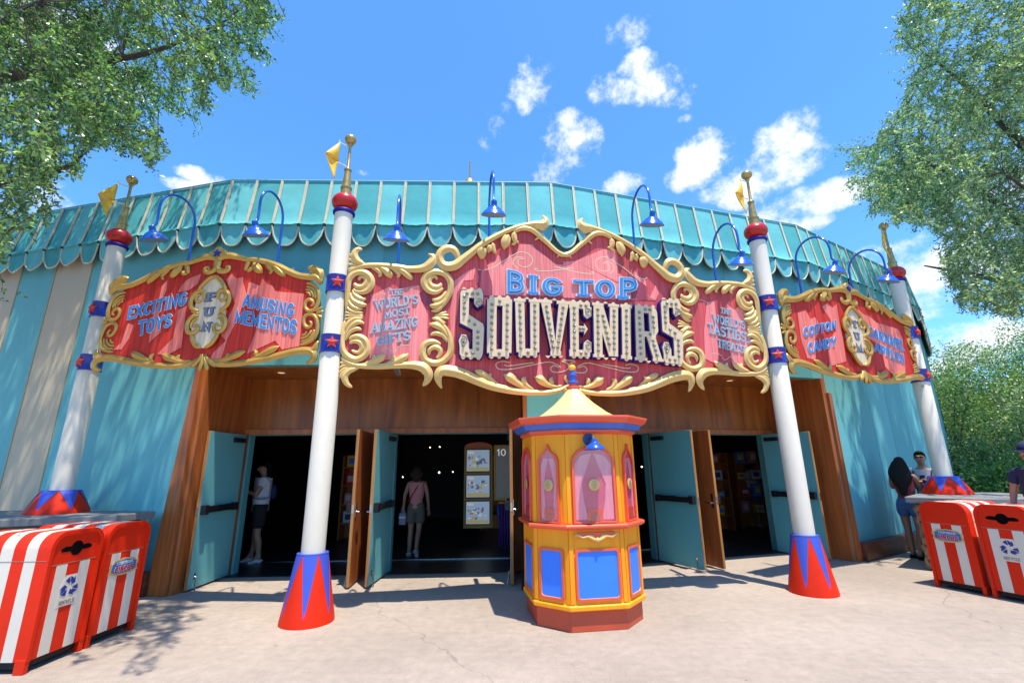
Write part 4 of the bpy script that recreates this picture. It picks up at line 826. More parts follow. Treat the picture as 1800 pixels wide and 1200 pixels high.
# SOUVENIRS: deep letters with blue sides and rows of bulbs (unit-square strokes: polygons + bulb lines)
def bar(x0, y0, x1, y1): return [(x0, y0), (x1, y0), (x1, y1), (x0, y1)]
def curl(cx, cy, r, a0=0): return [(cx+r*math.cos(2*PI*i/12), cy+r*.42*math.sin(2*PI*i/12)) for i in range(12)]
BIGL = {
 'S': ([[(.06,.56),(.06,.94),(.12,.985),(.4,.985),(.4,.62),(.3,.545)], [(.3,.88),(.3,1.0),(.9,1.0),(.95,.94),(.95,.8),(.72,.74),(.6,.8),(.6,.88)], [(.06,.57),(.4,.63),(.96,.50),(.96,.45),(.56,.41),(.06,.50)], [(.56,.44),(.96,.49),(1.0,.44),(.96,.06),(.9,.0),(.56,0)], [(.06,.04),(.14,0),(.66,0),(.66,.12),(.42,.12),(.42,.22),(.3,.33),(.12,.33),(.02,.24),(.06,.14)]],
       [[(.22,.93),(.22,.6)], [(.22,.94),(.84,.94)], [(.3,.56),(.74,.46)], [(.76,.42),(.76,.08)], [(.2,.06),(.7,.06)], [(.2,.14),(.2,.26)]], [(.78,.81), (.2,.25)]),
 'O': ([bar(.03,.06,.39,.97), bar(.61,.06,.97,.97), bar(.1,.86,.9,1.0), bar(.12,0,.88,.12)], [[(.21,.93),(.21,.07)], [(.79,.93),(.79,.07)], [(.4,.94),(.6,.94)], [(.42,.05),(.58,.05)]], []),
 'U': ([bar(.03,.06,.39,1.0), bar(.61,.06,.97,1.0), bar(.12,0,.88,.12), bar(-.02,.95,.44,1.0), bar(.56,.95,1.02,1.0)], [[(.21,.95),(.21,.07)], [(.79,.95),(.79,.07)], [(.42,.05),(.58,.05)]], []),
 'V': ([[(.02,.97),(.36,.97),(.62,.06),(.38,.03)], [(.66,.97),(1.0,.97),(.76,.03),(.5,.03)], bar(-.04,.94,.42,1.0), bar(.58,.94,1.04,1.0), bar(.32,0,.82,.08)], [[(.2,.93),(.48,.1)], [(.82,.93),(.64,.1)]], []),
 'E': ([bar(.04,.03,.42,.98), bar(.0,.88,.92,1.0), bar(.0,0,.92,.12), bar(.38,.46,.72,.56), [(.62,.9),(.98,.92),(.98,.76),(.8,.70),(.64,.76)], [(.62,.1),(.64,.25),(.8,.31),(.98,.26),(.98,.08)], [(.66,.40),(.82,.51),(.66,.61)]], [[(.22,.94),(.22,.06)], [(.4,.94),(.85,.94)], [(.4,.06),(.85,.06)], [(.4,.51),(.7,.51)]], [(.82,.82), (.82,.2)]),
 'N': ([bar(.03,.03,.36,.98), bar(.66,.03,.98,.98), [(.04,.97),(.4,.97),(.97,.03),(.62,.03)], bar(-.02,.95,.42,1.0), bar(.6,.95,1.02,1.0), bar(-.02,0,.42,.05)], [[(.19,.93),(.19,.07)], [(.82,.93),(.82,.12)], [(.36,.82),(.66,.2)]], []),
 'I': ([bar(.15,.03,.85,.98), bar(.05,.94,.95,1.0), bar(.05,0,.95,.06)], [[(.5,.95),(.5,.05)]], []),
 'R': ([bar(.03,.03,.38,.98), bar(.03,.88,.86,1.0), [(.6,.9),(.9,.97),(.95,.9),(.95,.56),(.85,.48),(.6,.52)], bar(.3,.44,.84,.54), [(.46,.46),(.8,.46),(1.04,.03),(.7,.03)], bar(-.03,0,.44,.05), bar(.66,0,1.08,.05)], [[(.2,.93),(.2,.06)], [(.36,.94),(.74,.94)], [(.77,.86),(.77,.58)], [(.6,.49),(.62,.49)], [(.68,.42),(.86,.07)]], [])}
LET = [('S', ((28,290),(222,300),(216,808),(22,800))), ('O', ((236,352),(436,356),(430,798),(234,798))), ('U', ((446,362),(640,372),(640,792),(458,790))), ('V', ((640,368),(856,384),(826,792),(668,792))), ('E', ((858,382),(1030,396),(1030,800),(862,796))),
       ('N', ((1036,392),(1232,408),(1232,812),(1044,802))), ('I', ((1240,404),(1338,412),(1338,822),(1248,812))), ('R', ((1350,412),(1528,430),(1556,838),(1362,824))), ('S', ((1540,368),(1706,378),(1726,860),(1566,846)))]
nb = 0; rest = B()
for ch, q in LET:
    TL, TR, BR, BL = [ZS(*p) for p in q]
    def uv(u, v):
        a = (TL[0]+(TR[0]-TL[0])*u, TL[1]+(TR[1]-TL[1])*u); c = (BL[0]+(BR[0]-BL[0])*u, BL[1]+(BR[1]-BL[1])*u); return PM.uz(c[0]+(a[0]-c[0])*v, c[1]+(a[1]-c[1])*v, .125)
    polys, lines, eyes = BIGL[ch]; b = B()
    for k, pg in enumerate(polys):
        pu = [uv(*p) for p in pg]; cx = sum(p[0] for p in pu)/len(pu); cz = sum(p[1] for p in pu)/len(pu)
        b.prism(pu, -.125-k*.0008, -.103, PM.T, 0, 2)
        grow = [(p[0]+(.010 if p[0] > cx else -.010), p[1]+(.012 if p[1] > cz else -.016)) for p in pu]
        b.prism(grow, -.1025+k*.0008, -.012, PM.T, 1)
    # row of little spikes along the foot and head of each letter
    for u in ((.2, .5, .8) if ch != 'I' else (.5,)):
        for v, s_ in ((0, -1), (1, 1)):
            p = uv(u, v); b.prism([(p[0]-.035, p[1]), (p[0]+.035, p[1]), (p[0]+.012, p[1]+s_*.028), (p[0]-.012, p[1]+s_*.028)], -.124, -.104, PM.T, 0, 2)
    lt = obj('bulb_letter', b, [M['letter'], M['ultra'], M['gold']], ms, smooth=0, bevel=.002)
    for (ex, ey) in eyes:
        b = B(); c = uv(ex, ey); pts = []
        for i in range(22): a = i/21*2.6*PI; rr = .012+.045*i/21; pts.append(PM.pt(c[0]+rr*math.cos(a), c[1]+rr*math.sin(a), .133))
        b.tube(pts, .006, 5); obj('letter_curl', b, M['socket'], lt)
    for ln in lines:
        a = uv(*ln[0]); c = uv(*ln[1]); L_ = math.hypot(a[0]-c[0], a[1]-c[1]); k = max(1, int(L_/.088)+1)
        for i in range(k):
            f = (i+.5)/k; u_ = a[0]+(c[0]-a[0])*f; z_ = a[1]+(c[1]-a[1])*f
            tgt = B() if nb < 100 else rest
            T = PM.T @ Matrix.Translation((u_, -.127, z_)) @ Matrix.Rotation(PI/2, 4, 'X')
            tgt.lathe([(.023, 0), (.023, .005), (.016, .006)], 8, T, 1); tgt.ball((0, 0, .014), .0155, 8, 5, 0, (1, 1, 1), T)
            if nb < 100: obj('bulb', tgt, [M['bulb'], M['socket']], lt, smooth=60)
            nb += 1
o = obj('bulb', rest, [M['bulb'], M['socket']], ms, smooth=60); o['kind'] = 'stuff'
print('bulbs', nb)
for nm, PLx, w in (('L', PLL, 1.5), ('R', PLR, 1.3)): pass

# ================================================ GOOSENECK LAMPS over the signs
def goose(shade_px, top_px, yd, base, label, yaw_out=None):
    """shade_px: photo point of shade middle, yd its depth; base = point on the sign top where the stem starts"""
    s = at_y(*shade_px, yd); bx, by, bz = base
    t = thing('gooseneck_lamp', label, 'lamp', (bx, by, bz), 0, 'blue gooseneck lamps arching over the signs')
    topz = at_y(*top_px, (yd+by)/2).z
    hv = Vector((s.x-bx, s.y-by, 0)); L_ = hv.length
    T0 = Matrix.Translation(s) @ Matrix.Rotation(math.atan2(hv.y, hv.x)+PI/2, 4, 'Z') @ Matrix.Rotation(R(20), 4, 'X') @ Matrix.Scale(.80, 4)
    pts = [Vector((bx, by, bz-.35)), Vector((bx, by, bz)), Vector((bx, by, topz-L_*.55))]
    for i in range(1, 12):
        a = PI*i/12; pts.append(Vector((bx, by, 0))+hv*(.5-.5*math.cos(a))+Vector((0, 0, topz-L_*.55+L_*.55*math.sin(a))))
    pts += [Vector((s.x, s.y, topz-L_*.55)), Vector((s.x, s.y, s.z+.19)), T0 @ Vector((0, 0, .17))]
    b = B(); b.tube(pts, .017, 10); obj('arm', b, M['blue'], t, smooth=60)
    T = Matrix.Translation(s) @ Matrix.Rotation(math.atan2(hv.y, hv.x)+PI/2, 4, 'Z') @ Matrix.Rotation(R(20), 4, 'X') @ Matrix.Scale(.80, 4)
    b = B(); b.lathe([(.018, .185), (.045, .18), (.052, .155), (.046, .15), (.052, .13), (.046, .12), (.054, .10), (.062, .085)], 20, T); obj('lamp_cap', b, M['blue'], t, smooth=40)
    b = B(); b.lathe([(.062, .088), (.085, .07), (.118, .05), (.128, .03), (.135, .025), (.175, -.005), (.200, -.045), (.208, -.052), (.208, -.062), (.200, -.062), (.17, -.02), (.12, .02), (.04, .05)], 32, T, 0)
    b.lathe([(.199, -.060), (.168, -.02), (.118, .018), (.03, .045)], 32, T, 1)
    sh = obj('lamp_shade', b, [M['blue'], M['blue_in']], t, smooth=50)
    b = B(); b.ball((0, 0, -.0), .042, 12, 8, 0, (1, 1, 1.25), T); obj('bulb', b, M['bulb'], sh, smooth=60)
def onsign(PL, x, y, back=.16): u, z = PL.uz(x, y); return tuple(PL.pt(u, z, -back))
GL = [((270,416), (303,347), PLL, (313,462), 'blue gooseneck lamp above EXCITING, leftmost of the row'), ((450,408), (466,341), PLL, (474,464), 'blue gooseneck lamp above AMUSING, second from the left'),
      ((697,416), (702,350), PM, (697,468), 'blue gooseneck lamp seen head-on above the AMAZING GIFTS panel'), ((868,372), (866,308), PM, (862,424), 'blue gooseneck lamp above the left slope of the big sign crown'),
      ((1146,390), (1133,332), PM, (1124,434), 'blue gooseneck lamp above the right slope of the big sign crown'), ((1303,460), (1285,397), PM, (1272,502), 'blue gooseneck lamp above the TASTIEST TREATS panel, left of a pole'),
      ((1466,474), (1444,419), PLR, (1428,522), 'blue gooseneck lamp above COTTON CANDY'), ((1561,490), (1536,441), PLR, (1522,532), 'blue gooseneck lamp above CARAMEL APPLES, rightmost of the row')]
for spx, tpx, PL, bpx, lab in GL:
    base = onsign(PL, *bpx); goose(spx, tpx, base[1]-.62 if PL is PM else base[1]-.5, base, lab)
# ================================================ TICKET BOOTH
KC = (.765, 5.86); KR = R(9.0)
def build_booth():
    t = thing('ticket_booth', 'orange octagonal ticket booth with blue panels, rose windows and pointed butter-yellow roof', 'booth', (*KC, 0), KR)
    t.scale = (1, 1, 1); T0 = MW[t.name]; SQ = .965
    def octo(h, c):  # h half width, c chamfer half-face
        return [(c, -h), (h, -c), (h, c), (c, h), (-c, h), (-h, c), (-h, -c), (-c, -h)]
    def ring(b, prof, mi=0, cap=True, ratio=.5):
        vs = []; fs = []
        for h, z in prof: vs += [T0 @ Vector((x, y, z)) for x, y in octo(h*SQ, h*SQ*ratio)]
        for j in range(len(prof)-1):
            for i in range(8): k = (i+1) % 8; fs.append((j*8+i, j*8+k, (j+1)*8+k, (j+1)*8+i))
        if cap: fs += [tuple(range(7, -1, -1)), tuple((len(prof)-1)*8+i for i in range(8))]
        b.add(vs, fs, mi)
    b = B(); ring(b, [(.605, 0), (.605, .185)]); obj('plinth', b, M['kbase'], t, smooth=0, bevel=.006)
    b = B(); ring(b, [(.612, .186), (.645, .20), (.645, .235), (.628, .25)]); obj('base_moulding', b, M['kyel'], t, smooth=0, bevel=.004)
    HB = .622
    b = B(); ring(b, [(HB, .25), (HB, .955)]); obj('lower_body', b, M['kyel'], t, smooth=0)
    b = B(); ring(b, [(.66, .958), (.685, .972), (.692, .985), (.692, 1.0), (.68, 1.012), (.63, 1.014)]); obj('counter_ledge', b, M['kred'], t, smooth=0, bevel=.004)
    b = B(); ring(b, [(HB, 1.015), (HB, 1.975)]); obj('upper_body', b, M['kyel'], t, smooth=0)
    b = B(); ring(b, [(HB+.002, 1.94), (.66, 1.965), (.66, 1.99)], 0); ring(b, [(.665, 1.991), (.70, 2.0), (.74, 2.055)], 1); ring(b, [(.745, 2.056), (.775, 2.075), (.80, 2.115), (.80, 2.135), (.5, 2.15)], 0)
    obj('cornice', b, [M['kred'], M['kband']], t, smooth=0, bevel=.003)
    b = B(); ring(b, [(.56, 2.13), (.53, 2.15), (.38, 2.24), (.24, 2.35), (.13, 2.46), (.055, 2.56)], 0, True, .4142); obj('roof', b, M['kroof'], t, smooth=0)
    Tc = Matrix.Translation((*KC, -.06)); b = B()
    b.lathe([(.085, 2.605), (.085, 2.63), (.055, 2.635), (.05, 2.66)], 16, Tc, 0); b.lathe([(.05, 2.66), (.07, 2.675), (.07, 2.695), (.04, 2.705), (.036, 2.76), (.055, 2.77), (.055, 2.785), (.035, 2.79), (.03, 2.84)], 16, Tc, 1); b.ball((0, 0, 2.87), .045, 14, 10, 2, (1, 1, 1), Tc)
    obj('finial', b, [M['kred'], M['kband'], M['flag']], t)
    # per-face furniture: faces 0 front,1 right-front,2 right,3..; each has its own frame
    o = octo(HB*SQ, HB*SQ*.5)
    for i in range(8):
        a = Vector((*o[i-1], 0)); c = Vector((*o[i], 0)); fw = (c-a).length/2
        Tf = T0 @ Matrix.Translation((a+c)/2) @ Matrix.Rotation(math.atan2(c.y-a.y, c.x-a.x), 4, 'Z')
        wide = fw > .28
        # corner battens
        b = B()
        for x in (-fw+.022, fw-.022): b.box(x-.02, x+.02, -.010, -.001, .26, .955, 0, Tf); b.box(x-.02, x+.02, -.010, -.001, 1.02, 1.935, 0, Tf)
        # lower blue panel
        w = .215 if wide else .125
        def frame(b, outer, inner, d0, d1, mi=0):
            n = len(outer); fo = [Tf @ Vector((x, d0, z)) for x, z in outer]; fi = [Tf @ Vector((x, d0, z)) for x, z in inner]; bo = [Tf @ Vector((x, d1, z)) for x, z in outer]; bi = [Tf @ Vector((x, d1, z)) for x, z in inner]
            fs = []
            for q in range(n): r_ = (q+1) % n; fs += [(q, r_, n+r_, n+q), (2*n+q, 2*n+r_, r_, q), (n+q, n+r_, 3*n+r_, 3*n+q)]
            b.add(fo+fi+bo+bi, fs, mi)
        def rnd(w, z0, z1, r=.03):
            P = []
            for cx, cz, a0 in ((w-r, z0+r, -90), (w-r, z1-r, 0), (-w+r, z1-r, 90), (-w+r, z0+r, 180)): P += arc(cx, cz, r, r, a0, a0+90, 4)
            return P
        frame(b, rnd(w+.02, .285, .765), rnd(w, .305, .745), -.016, -.001)
        b2 = B(); b2.prism(rnd(w, .305, .745), -.006, -.002, Tf); 
        fo = obj('face_trim', b, M['kred'] if False else M['kyel'], t, smooth=0)
        b3 = B(); frame(b3, rnd(w+.019, .286, .764), rnd(w-.001, .306, .744), -.0175, -.0165); 
        b3 = B(); frame(b3, rnd(w+.026, .279, .771), rnd(w+.001, .304, .746), -.019, -.0162)
        pn = obj('lower_panel', b2, M['kblue'], t, smooth=0); obj('panel_frame', b3, M['kred'], pn, smooth=0, bevel=.002)
        # window
        z0 = 1.035
        if wide:
            w = .215; zs = 1.62
            shp = [(-w, z0), (w, z0)]+arc(0, zs, w, .17, 0, 180, 16)
            sho = [(-w-.028, z0-.016), (w+.028, z0-.016)]+arc(0, zs, w+.028, .198, 0, 180, 16)
        else:
            w = .105; zs = 1.60
            def og(w, zs, h, g):
                P = [(w, zs), (w*.98, zs+.05), (w*.8, zs+.10), (w*.5, zs+.13), (w*.22, zs+.155), (0, zs+h)]; return P+[(-x, z) for x, z in P[::-1][1:]]
            shp = [(-w, z0), (w, z0)]+og(w, zs, .20, 0); sho = [(-w-.026, z0-.016), (w+.026, z0-.016)]+og(w+.026, zs+.018, .225, 0)
        b = B(); b.prism(shp, -.004, -.001, Tf); wp = obj('window', b, M['kpane'], t, smooth=0)
        b = B(); frame(b, sho, shp, -.034, -.0005); obj('window_frame', b, M['kred'], wp, smooth=0, bevel=.003)
        # painted curtains behind the glass, with folds
        b = B()
        for sg in (-1, 1):
            P = [(sg*w*.98, z0+.02), (sg*w*.35, z0+.02), (sg*w*.55, z0+.22), (sg*w*.62, z0+.38), (sg*w*.30, zs-.02), (sg*w*.04, zs+.12 if wide else zs+.08), (sg*w*.6, zs+.09), (sg*w*.96, zs)]
            b.prism(P, -.012, -.006, Tf)
        cu = obj('curtain', b, M['kcurt'], wp, smooth=0)
        b = B(); rb = .085 if wide else .06; P = [(-rb, z0+.005), (rb, z0+.005), (rb, z0+.13), (-rb, z0+.13)]; b.prism(P, -.020, -.013, Tf, 0)
        P = [(-rb*.55, z0+.006)]+[(rb*.55, z0+.006)]+arc(0, z0+.045, rb*.55, .05, 0, 180, 10); b.prism(P, -.024, -.0205, Tf, 1)
        obj('ticket_slot', b, [M['kred'], mat('slot_tone', (.62, .16, .10), .5)], wp, smooth=0)
        b = B(); Tg = Tf @ Matrix.Translation((0, -.022, z0+.37)) @ Matrix.Rotation(PI/2, 4, 'X')
        b.lathe([(.062, -.004), (.062, .004), (.054, .008), (.0001, .008)], 22, Tg, 0)
        for q in range(5): b.box(-.036+abs(q-2)*.008, .036-abs(q-2)*.008, -.003, .003, -.002, .002, 1, Tf @ Matrix.Translation((0, -.031, z0+.37+(q-2)*.018)))
        obj('speaker_grille', b, [M['gold'], M['socket']], wp, smooth=30)
        b = B(); b.prism(shp, -.0295, -.0275, Tf); obj('pane', b, GLASS, wp, smooth=0)
        if wide and i == 0:
            # gilded swag below the counter
            b = B(); P = [(-.2, .93), (.2, .93), (.2, .905), (.1, .88), (0, .855), (-.1, .88), (-.2, .905)]; b.prism(P, -.03, -.001, Tf, 1)
            for sg in (-1, 1):
                b.tube([Tf @ Vector((sg*x, -.034, z)) for x, z in ((0, .85), (.05, .87), (.1, .895), (.16, .885), (.22, .915), (.24, .9), (.225, .89))], [.014, .018, .016, .014, .012, .01, .006], 7, mi=0)
                b.tube([Tf @ Vector((sg*x, -.034, z)) for x, z in ((.02, .875), (.06, .9), (.1, .905))], [.006, .012, .005], 7, mi=0)
            b.ball((0, 0, 0), .024, 10, 8, 0, (1, 1, 1.2), Tf @ Matrix.Translation((0, -.038, .856)))
            obj('gilded_swag', b, [M['gold'], M['kred']], t)
            b = B(); Tl = Tf @ Matrix.Translation((-.03, 0, 1.885)); b.lathe([(.065, 0), (.065, .012), (.045, .02), (.0001, .024)], 18, Tl @ Matrix.Rotation(PI/2, 4, 'X'), 1)
            b.tube([Tl @ Vector((0, -.02, 0)), Tl @ Vector((0, -.08, .02)), Tl @ Vector((.01, -.13, .015)), Tl @ Vector((.015, -.15, -.02))], .014, 8, mi=1)
            Tm = Tl @ Matrix.Translation((.018, -.155, -.08)) @ Matrix.Scale(.62, 4)
            b.lathe([(.02, .13), (.05, .12), (.055, .07), (.065, .06), (.12, .02), (.135, .01), (.17, -.04), (.175, -.055), (.165, -.05), (.11, .0)], 22, Tm, 0)
            obj('lamp', b, [M['blue'], M['navy']], t, smooth=40)
    return t
def glass_mat():
    m = bpy.data.materials.new('rose_glass'); m.use_nodes = True; nt = m.node_tree; N = nt.nodes; L = nt.links; N.clear()
    o = N.new('ShaderNodeOutputMaterial'); mx = N.new('ShaderNodeMixShader'); tr_ = N.new('ShaderNodeBsdfTransparent'); tr_.inputs[0].default_value = (.98, .90, .93, 1)
    gl = N.new('ShaderNodeBsdfGlossy'); gl.inputs['Roughness'].default_value = .03; fr = N.new('ShaderNodeFresnel'); fr.inputs[0].default_value = 1.35
    mx.inputs[0].default_value = .07; L.new(tr_.outputs[0], mx.inputs[1]); L.new(gl.outputs[0], mx.inputs[2]); L.new(mx.outputs[0], o.inputs[0]); return m
GLASS = glass_mat()
build_booth()

# ================================================ LITTER AND RECYCLING BINS
def make_bin(loc, rz, label, recycle):
    """front face looks along local -y; x is the width"""
    t = thing('litter_bin', label, 'bin', (*loc, 0), rz, 'red and white striped waste bins')
    T = MW[t.name]; W_ = .265; HT = 1.08; D = .78; r = .13; z0 = .09
    def prof(w, h, rr, zb): return [(w, zb)]+arc(w-rr, h-rr, rr, rr, 0, 90, 6)+arc(-w+rr, h-rr, rr, rr, 90, 180, 6)+[(-w, zb)]
    P = prof(W_, HT, r, z0); n = len(P)
    # stripes run over the barrel, along the depth
    ys = [0.0, .10, .20, .31, .42, .53, .64, D-.0]; b = B()
    for k, (a, c) in enumerate(zip(ys, ys[1:])):
        vs = [T @ Vector((x, a, z)) for x, z in P]+[T @ Vector((x, c, z)) for x, z in P]
        b.add(vs, [(i, n+i, n+i+1, i+1) for i in range(n-1)], 1 if k % 2 else 0)
    b.add([T @ Vector((x, D, z)) for x, z in P], [tuple(range(n-1, -1, -1))], 0)
    obj('shell', b, [M['bin_red'], M['bin_white']], t, smooth=40)
    b = B(); b.prism(P, -.004, .0, T); b2 = prof(W_-.035, HT-.035, r-.02, z0+.02)
    # raised rim
    def rim(b, A, C, d0, d1):
        m_ = len(A); vs = [T @ Vector((x, d0, z)) for x, z in A]+[T @ Vector((x, d0, z)) for x, z in C]+[T @ Vector((x, d1, z)) for x, z in A]+[T @ Vector((x, d1, z)) for x, z in C]; fs = []
        for i in range(m_-1): fs += [(i, i+1, m_+i+1, m_+i)[::-1], (i, i+1, 2*m_+i+1, 2*m_+i), (m_+i, m_+i+1, 3*m_+i+1, 3*m_+i)[::-1]]
        b.add(vs, fs)
    rim(b, prof(W_+.004, HT+.004, r, z0), prof(W_-.03, HT-.03, r-.02, z0), -.018, .004)
    f = obj('front_face', b, M['bin_red'], t, smooth=40)
    b = B(); b.box(-W_+.034, W_-.034, -.0065, -.0045, .805, .809, 0, T); b.box(-W_-.002, W_+.002, .002, D, .853, .857, 0, T); obj('lid_seam', b, M['socket'], t, smooth=0)
    b = B()
    for x in (-.115, .115): b.box(x-.052, x+.052, -.0075, -.0045, z0+.004, .80, 0, T)
    obj('front_stripe', b, M['bin_white'], f, smooth=0)
    b = B()
    for sx in (-1, 1):
        for y in (.03, D-.07): b = B(); b.box(sx*W_-.03 if sx > 0 else -W_-.012, W_+.012 if sx > 0 else -W_+.03, y-.045, y+.04, 0.0, .11, 0, T); obj('foot', b, M['bin_red'], t, smooth=0, bevel=.005)
    b = B(); b.box(-W_+.02, W_-.02, .03, D-.03, .035, z0+.03, 0, T); obj('underframe', b, M['black'], t, smooth=0)
    plc = lambda x, y, off: T @ Vector((x, -.008-off, y))
    if recycle:
        b = B(); P = arc(0, .925, .062, .062, 20, 160, 8)+[(-.115, .95), (-.155, .935), (-.155, .912), (-.115, .905)]+arc(0, .925, .062, .062, 200, 340, 8)+[(.115, .905), (.155, .912), (.155, .935), (.115, .95)]
        b.prism(P, -.0065, -.0042, T); obj('painted_bottle_opening', b, M['hole_black'], f, smooth=0)  # flat black sheet stands in for the dark inside of the opening
        b = B(); b.prism([(-.10, .445), (.10, .445), (.095, .60), (.055, .70), (-.055, .70), (-.095, .60)], -.0095, -.0078, T, 0)
        # three bent arrows
        for k in range(3):
            a0 = 90+120*k
            def pol(a, r_): return (1.45*r_*math.cos(R(a)), .598+1.45*r_*math.sin(R(a))*.95)
            A = [pol(a0+38, .055), pol(a0+8, .064), pol(a0-8, .064), pol(a0-30, .05)]; C = [pol(a0+20, .022), pol(a0+4, .03), pol(a0-6, .03), pol(a0-30, .028)]
            b.prism(A[:2]+[C[1], C[0]], -.0125, -.0098, T, 1); b.prism([A[1], A[2], C[2], C[1]], -.0125, -.0098, T, 1) if False else None
            b.prism([pol(a0+2, .066), pol(a0-26, .052), pol(a0-26, .026), pol(a0-2, .03)], -.0125, -.0098, T, 1)
            b.prism([pol(a0-26, .066), pol(a0-58, .040), pol(a0-26, .014)], -.0127, -.0098, T, 1)
        text_on(b, 'RECYCLE', ((-.075, .495), (.075, .495), (.075, .462), (-.075, .462)), plc, .08, 0, .08, .002, .002, 2)
        obj('recycling_sign', b, [M['bin_white'], M['sym_blue'], M['socket']], f, smooth=0)
    else:
        b = B(); P = [(x*.178, .66+z*.08) for x, z in ((-1, .1), (-.96, .6), (-.8, .45), (-.72, .8), (-.4, .95), (0, 1.05), (.4, .95), (.72, .8), (.8, .45), (.96, .6), (1, .1), (.9, -.1), (1, -.7), (.8, -.75), (.5, -.95), (0, -1), (-.5, -.95), (-.8, -.75), (-1, -.7), (-.9, -.1))]
        b.prism(P, -.012, -.0078, T, 0); P = [(x*.158, .66+z*.069) for x, z in ((-.9, .5), (-.6, .8), (0, 1), (.6, .8), (.9, .5), (.95, -.5), (.6, -.85), (0, -.9), (-.6, -.85), (-.95, -.5))]; b.prism(P, -.0145, -.0121, T, 1)
        text_on(b, 'STORYBOOK', ((-.095, .712), (.095, .712), (.105, .682), (-.105, .682)), plc, .08, 0, .1, .007, .002, 3)
        text_on(b, 'CIRCUS', ((-.112, .668), (.112, .668), (.112, .612), (-.112, .612)), plc, .12, 0, .14, .007, .002, 3, .06); text_on(b, 'CIRCUS', ((-.112, .668), (.112, .668), (.112, .612), (-.112, .612)), plc, .12, 0, .14, .0095, .002, 2)
        obj('emblem', b, [M['gold'], M['logo_blue'], M['red'], M['white_letter']], f, smooth=0)
    return t
# left pair: fronts look to +x
make_bin((-4.045, 4.655), R(90), 'red and white striped recycling bin at the left edge, with a bottle-shaped opening', True)
make_bin((-4.03, 5.235), R(88), 'red and white striped litter bin at left, behind the recycling bin', False)
a = math.atan2(-.49, .18)
make_bin((5.73, 6.645), a, 'red and white striped litter bin at right, in front of the stone counter', False)
make_bin((5.935, 6.07), a, 'red and white striped recycling bin at the right edge, with a bottle-shaped opening', True)

# ================================================ STONE COUNTERS
def stone_mat():
    m = bpy.data.materials.new('fieldstone_wall'); m.use_nodes = True; nt = m.node_tree; N = nt.nodes; L = nt.links; b = N['Principled BSDF']; b.inputs['Roughness'].default_value = .8
    tc = N.new('ShaderNodeTexCoord')
    nz = N.new('ShaderNodeTexNoise'); nz.inputs['Scale'].default_value = 14; nz.inputs['Detail'].default_value = 6; L.new(tc.outputs['Object'], nz.inputs['Vector'])
    oi = N.new('ShaderNodeNewGeometry'); cr = N.new('ShaderNodeValToRGB'); L.new(oi.outputs['Random Per Island'], cr.inputs[0])
    for p, c in ((0, (.26, .15, .07)), (1, (.42, .27, .13))): cr.color_ramp.elements[int(p)].color = (*c, 1)
    e = cr.color_ramp.elements.new(.5); e.color = (.30, .22, .15, 1)
    vs = N.new('ShaderNodeVectorMath'); vs.operation = 'SCALE'; mr = N.new('ShaderNodeMapRange'); mr.inputs[3].default_value = .45; mr.inputs[4].default_value = 1.5; L.new(nz.outputs[0], mr.inputs[0]); L.new(cr.outputs[0], vs.inputs[0]); L.new(mr.outputs[0], vs.inputs['Scale']); L.new(vs.outputs[0], b.inputs['Base Color'])
    bn = N.new('ShaderNodeBump'); bn.inputs['Strength'].default_value = .6; bn.inputs['Distance'].default_value = .02; L.new(nz.outputs[0], bn.inputs['Height']); L.new(bn.outputs[0], b.inputs['Normal']); return m
STONE = stone_mat()
def counter(label, poly, base):
    t = thing('stone_counter', label, 'counter', (*base, 0), 0, 'stone counters round the outer poles')
    cx = sum(p[0] for p in poly)/len(poly); cy = sum(p[1] for p in poly)/len(poly)
    b = B(); vs = [Vector((x, y, z)) for z in (.985, 1.075) for x, y in poly]; n = len(poly); b.add(vs, [tuple(range(n-1, -1, -1)), tuple(range(n, 2*n))]+[(i, (i+1) % n, n+(i+1) % n, n+i) for i in range(n)])
    obj('slab', b, M['stone_slab'], t, smooth=0, bevel=.012)
    wl = [(cx+(x-cx)*.90, cy+(y-cy)*.90) for x, y in poly]
    b = B(); vs = [Vector((cx+(x-cx)*.97, cy+(y-cy)*.97, z)) for z in (0, .984) for x, y in wl]; b.add(vs, [(i, (i+1) % n, n+(i+1) % n, n+i) for i in range(n)]); obj('mortar_core', b, mat('mortar', (.16, .13, .10), .9, bump=.5), t, smooth=0)
    b = B(); rnd = random.Random(3)
    for i in range(n):
        a = Vector((*wl[i], 0)); c = Vector((*wl[(i+1) % n], 0)); L_ = (c-a).length; u = (c-a)/L_; nn = Vector((u.y, -u.x, 0)); z = .01
        while z < .95:
            h = min(rnd.choice((.13, .17, .22)), .975-z); s = 0
            if h < .06: break
            while s < L_-.03:
                w = min(rnd.uniform(.14, .34), L_-s)
                if L_-s-w < .1: w = L_-s
                m_ = 5; vs = []
                for q in range(m_+1):
                    for r_ in range(m_+1):
                        fx, fz = q/m_, r_/m_; bul = (math.sin(PI*fx)*math.sin(PI*fz))**.45 if 0 < fx < 1 and 0 < fz < 1 else 0
                        vs.append(a+u*(s+.008+(w-.016)*fx)+nn*(-.035+.055*bul+rnd.uniform(-.006, .006))+Vector((0, 0, z+.006+(h-.012)*fz)))
                b.add(vs, [(q*(m_+1)+r_, (q+1)*(m_+1)+r_, (q+1)*(m_+1)+r_+1, q*(m_+1)+r_+1) for q in range(m_) for r_ in range(m_)]); s += w
            z += h
    obj('fieldstones', b, STONE, t, smooth=60)
    return t
counter('stone counter with grey slab top round the far left pole', [(-4.97, 6.20), (-4.85, 6.70), (-5.55, 6.85), (-6.7, 7.2), (-7.6, 7.1), (-7.3, 6.0), (-6.1, 5.72)][::-1], (-6.1, 6.5))
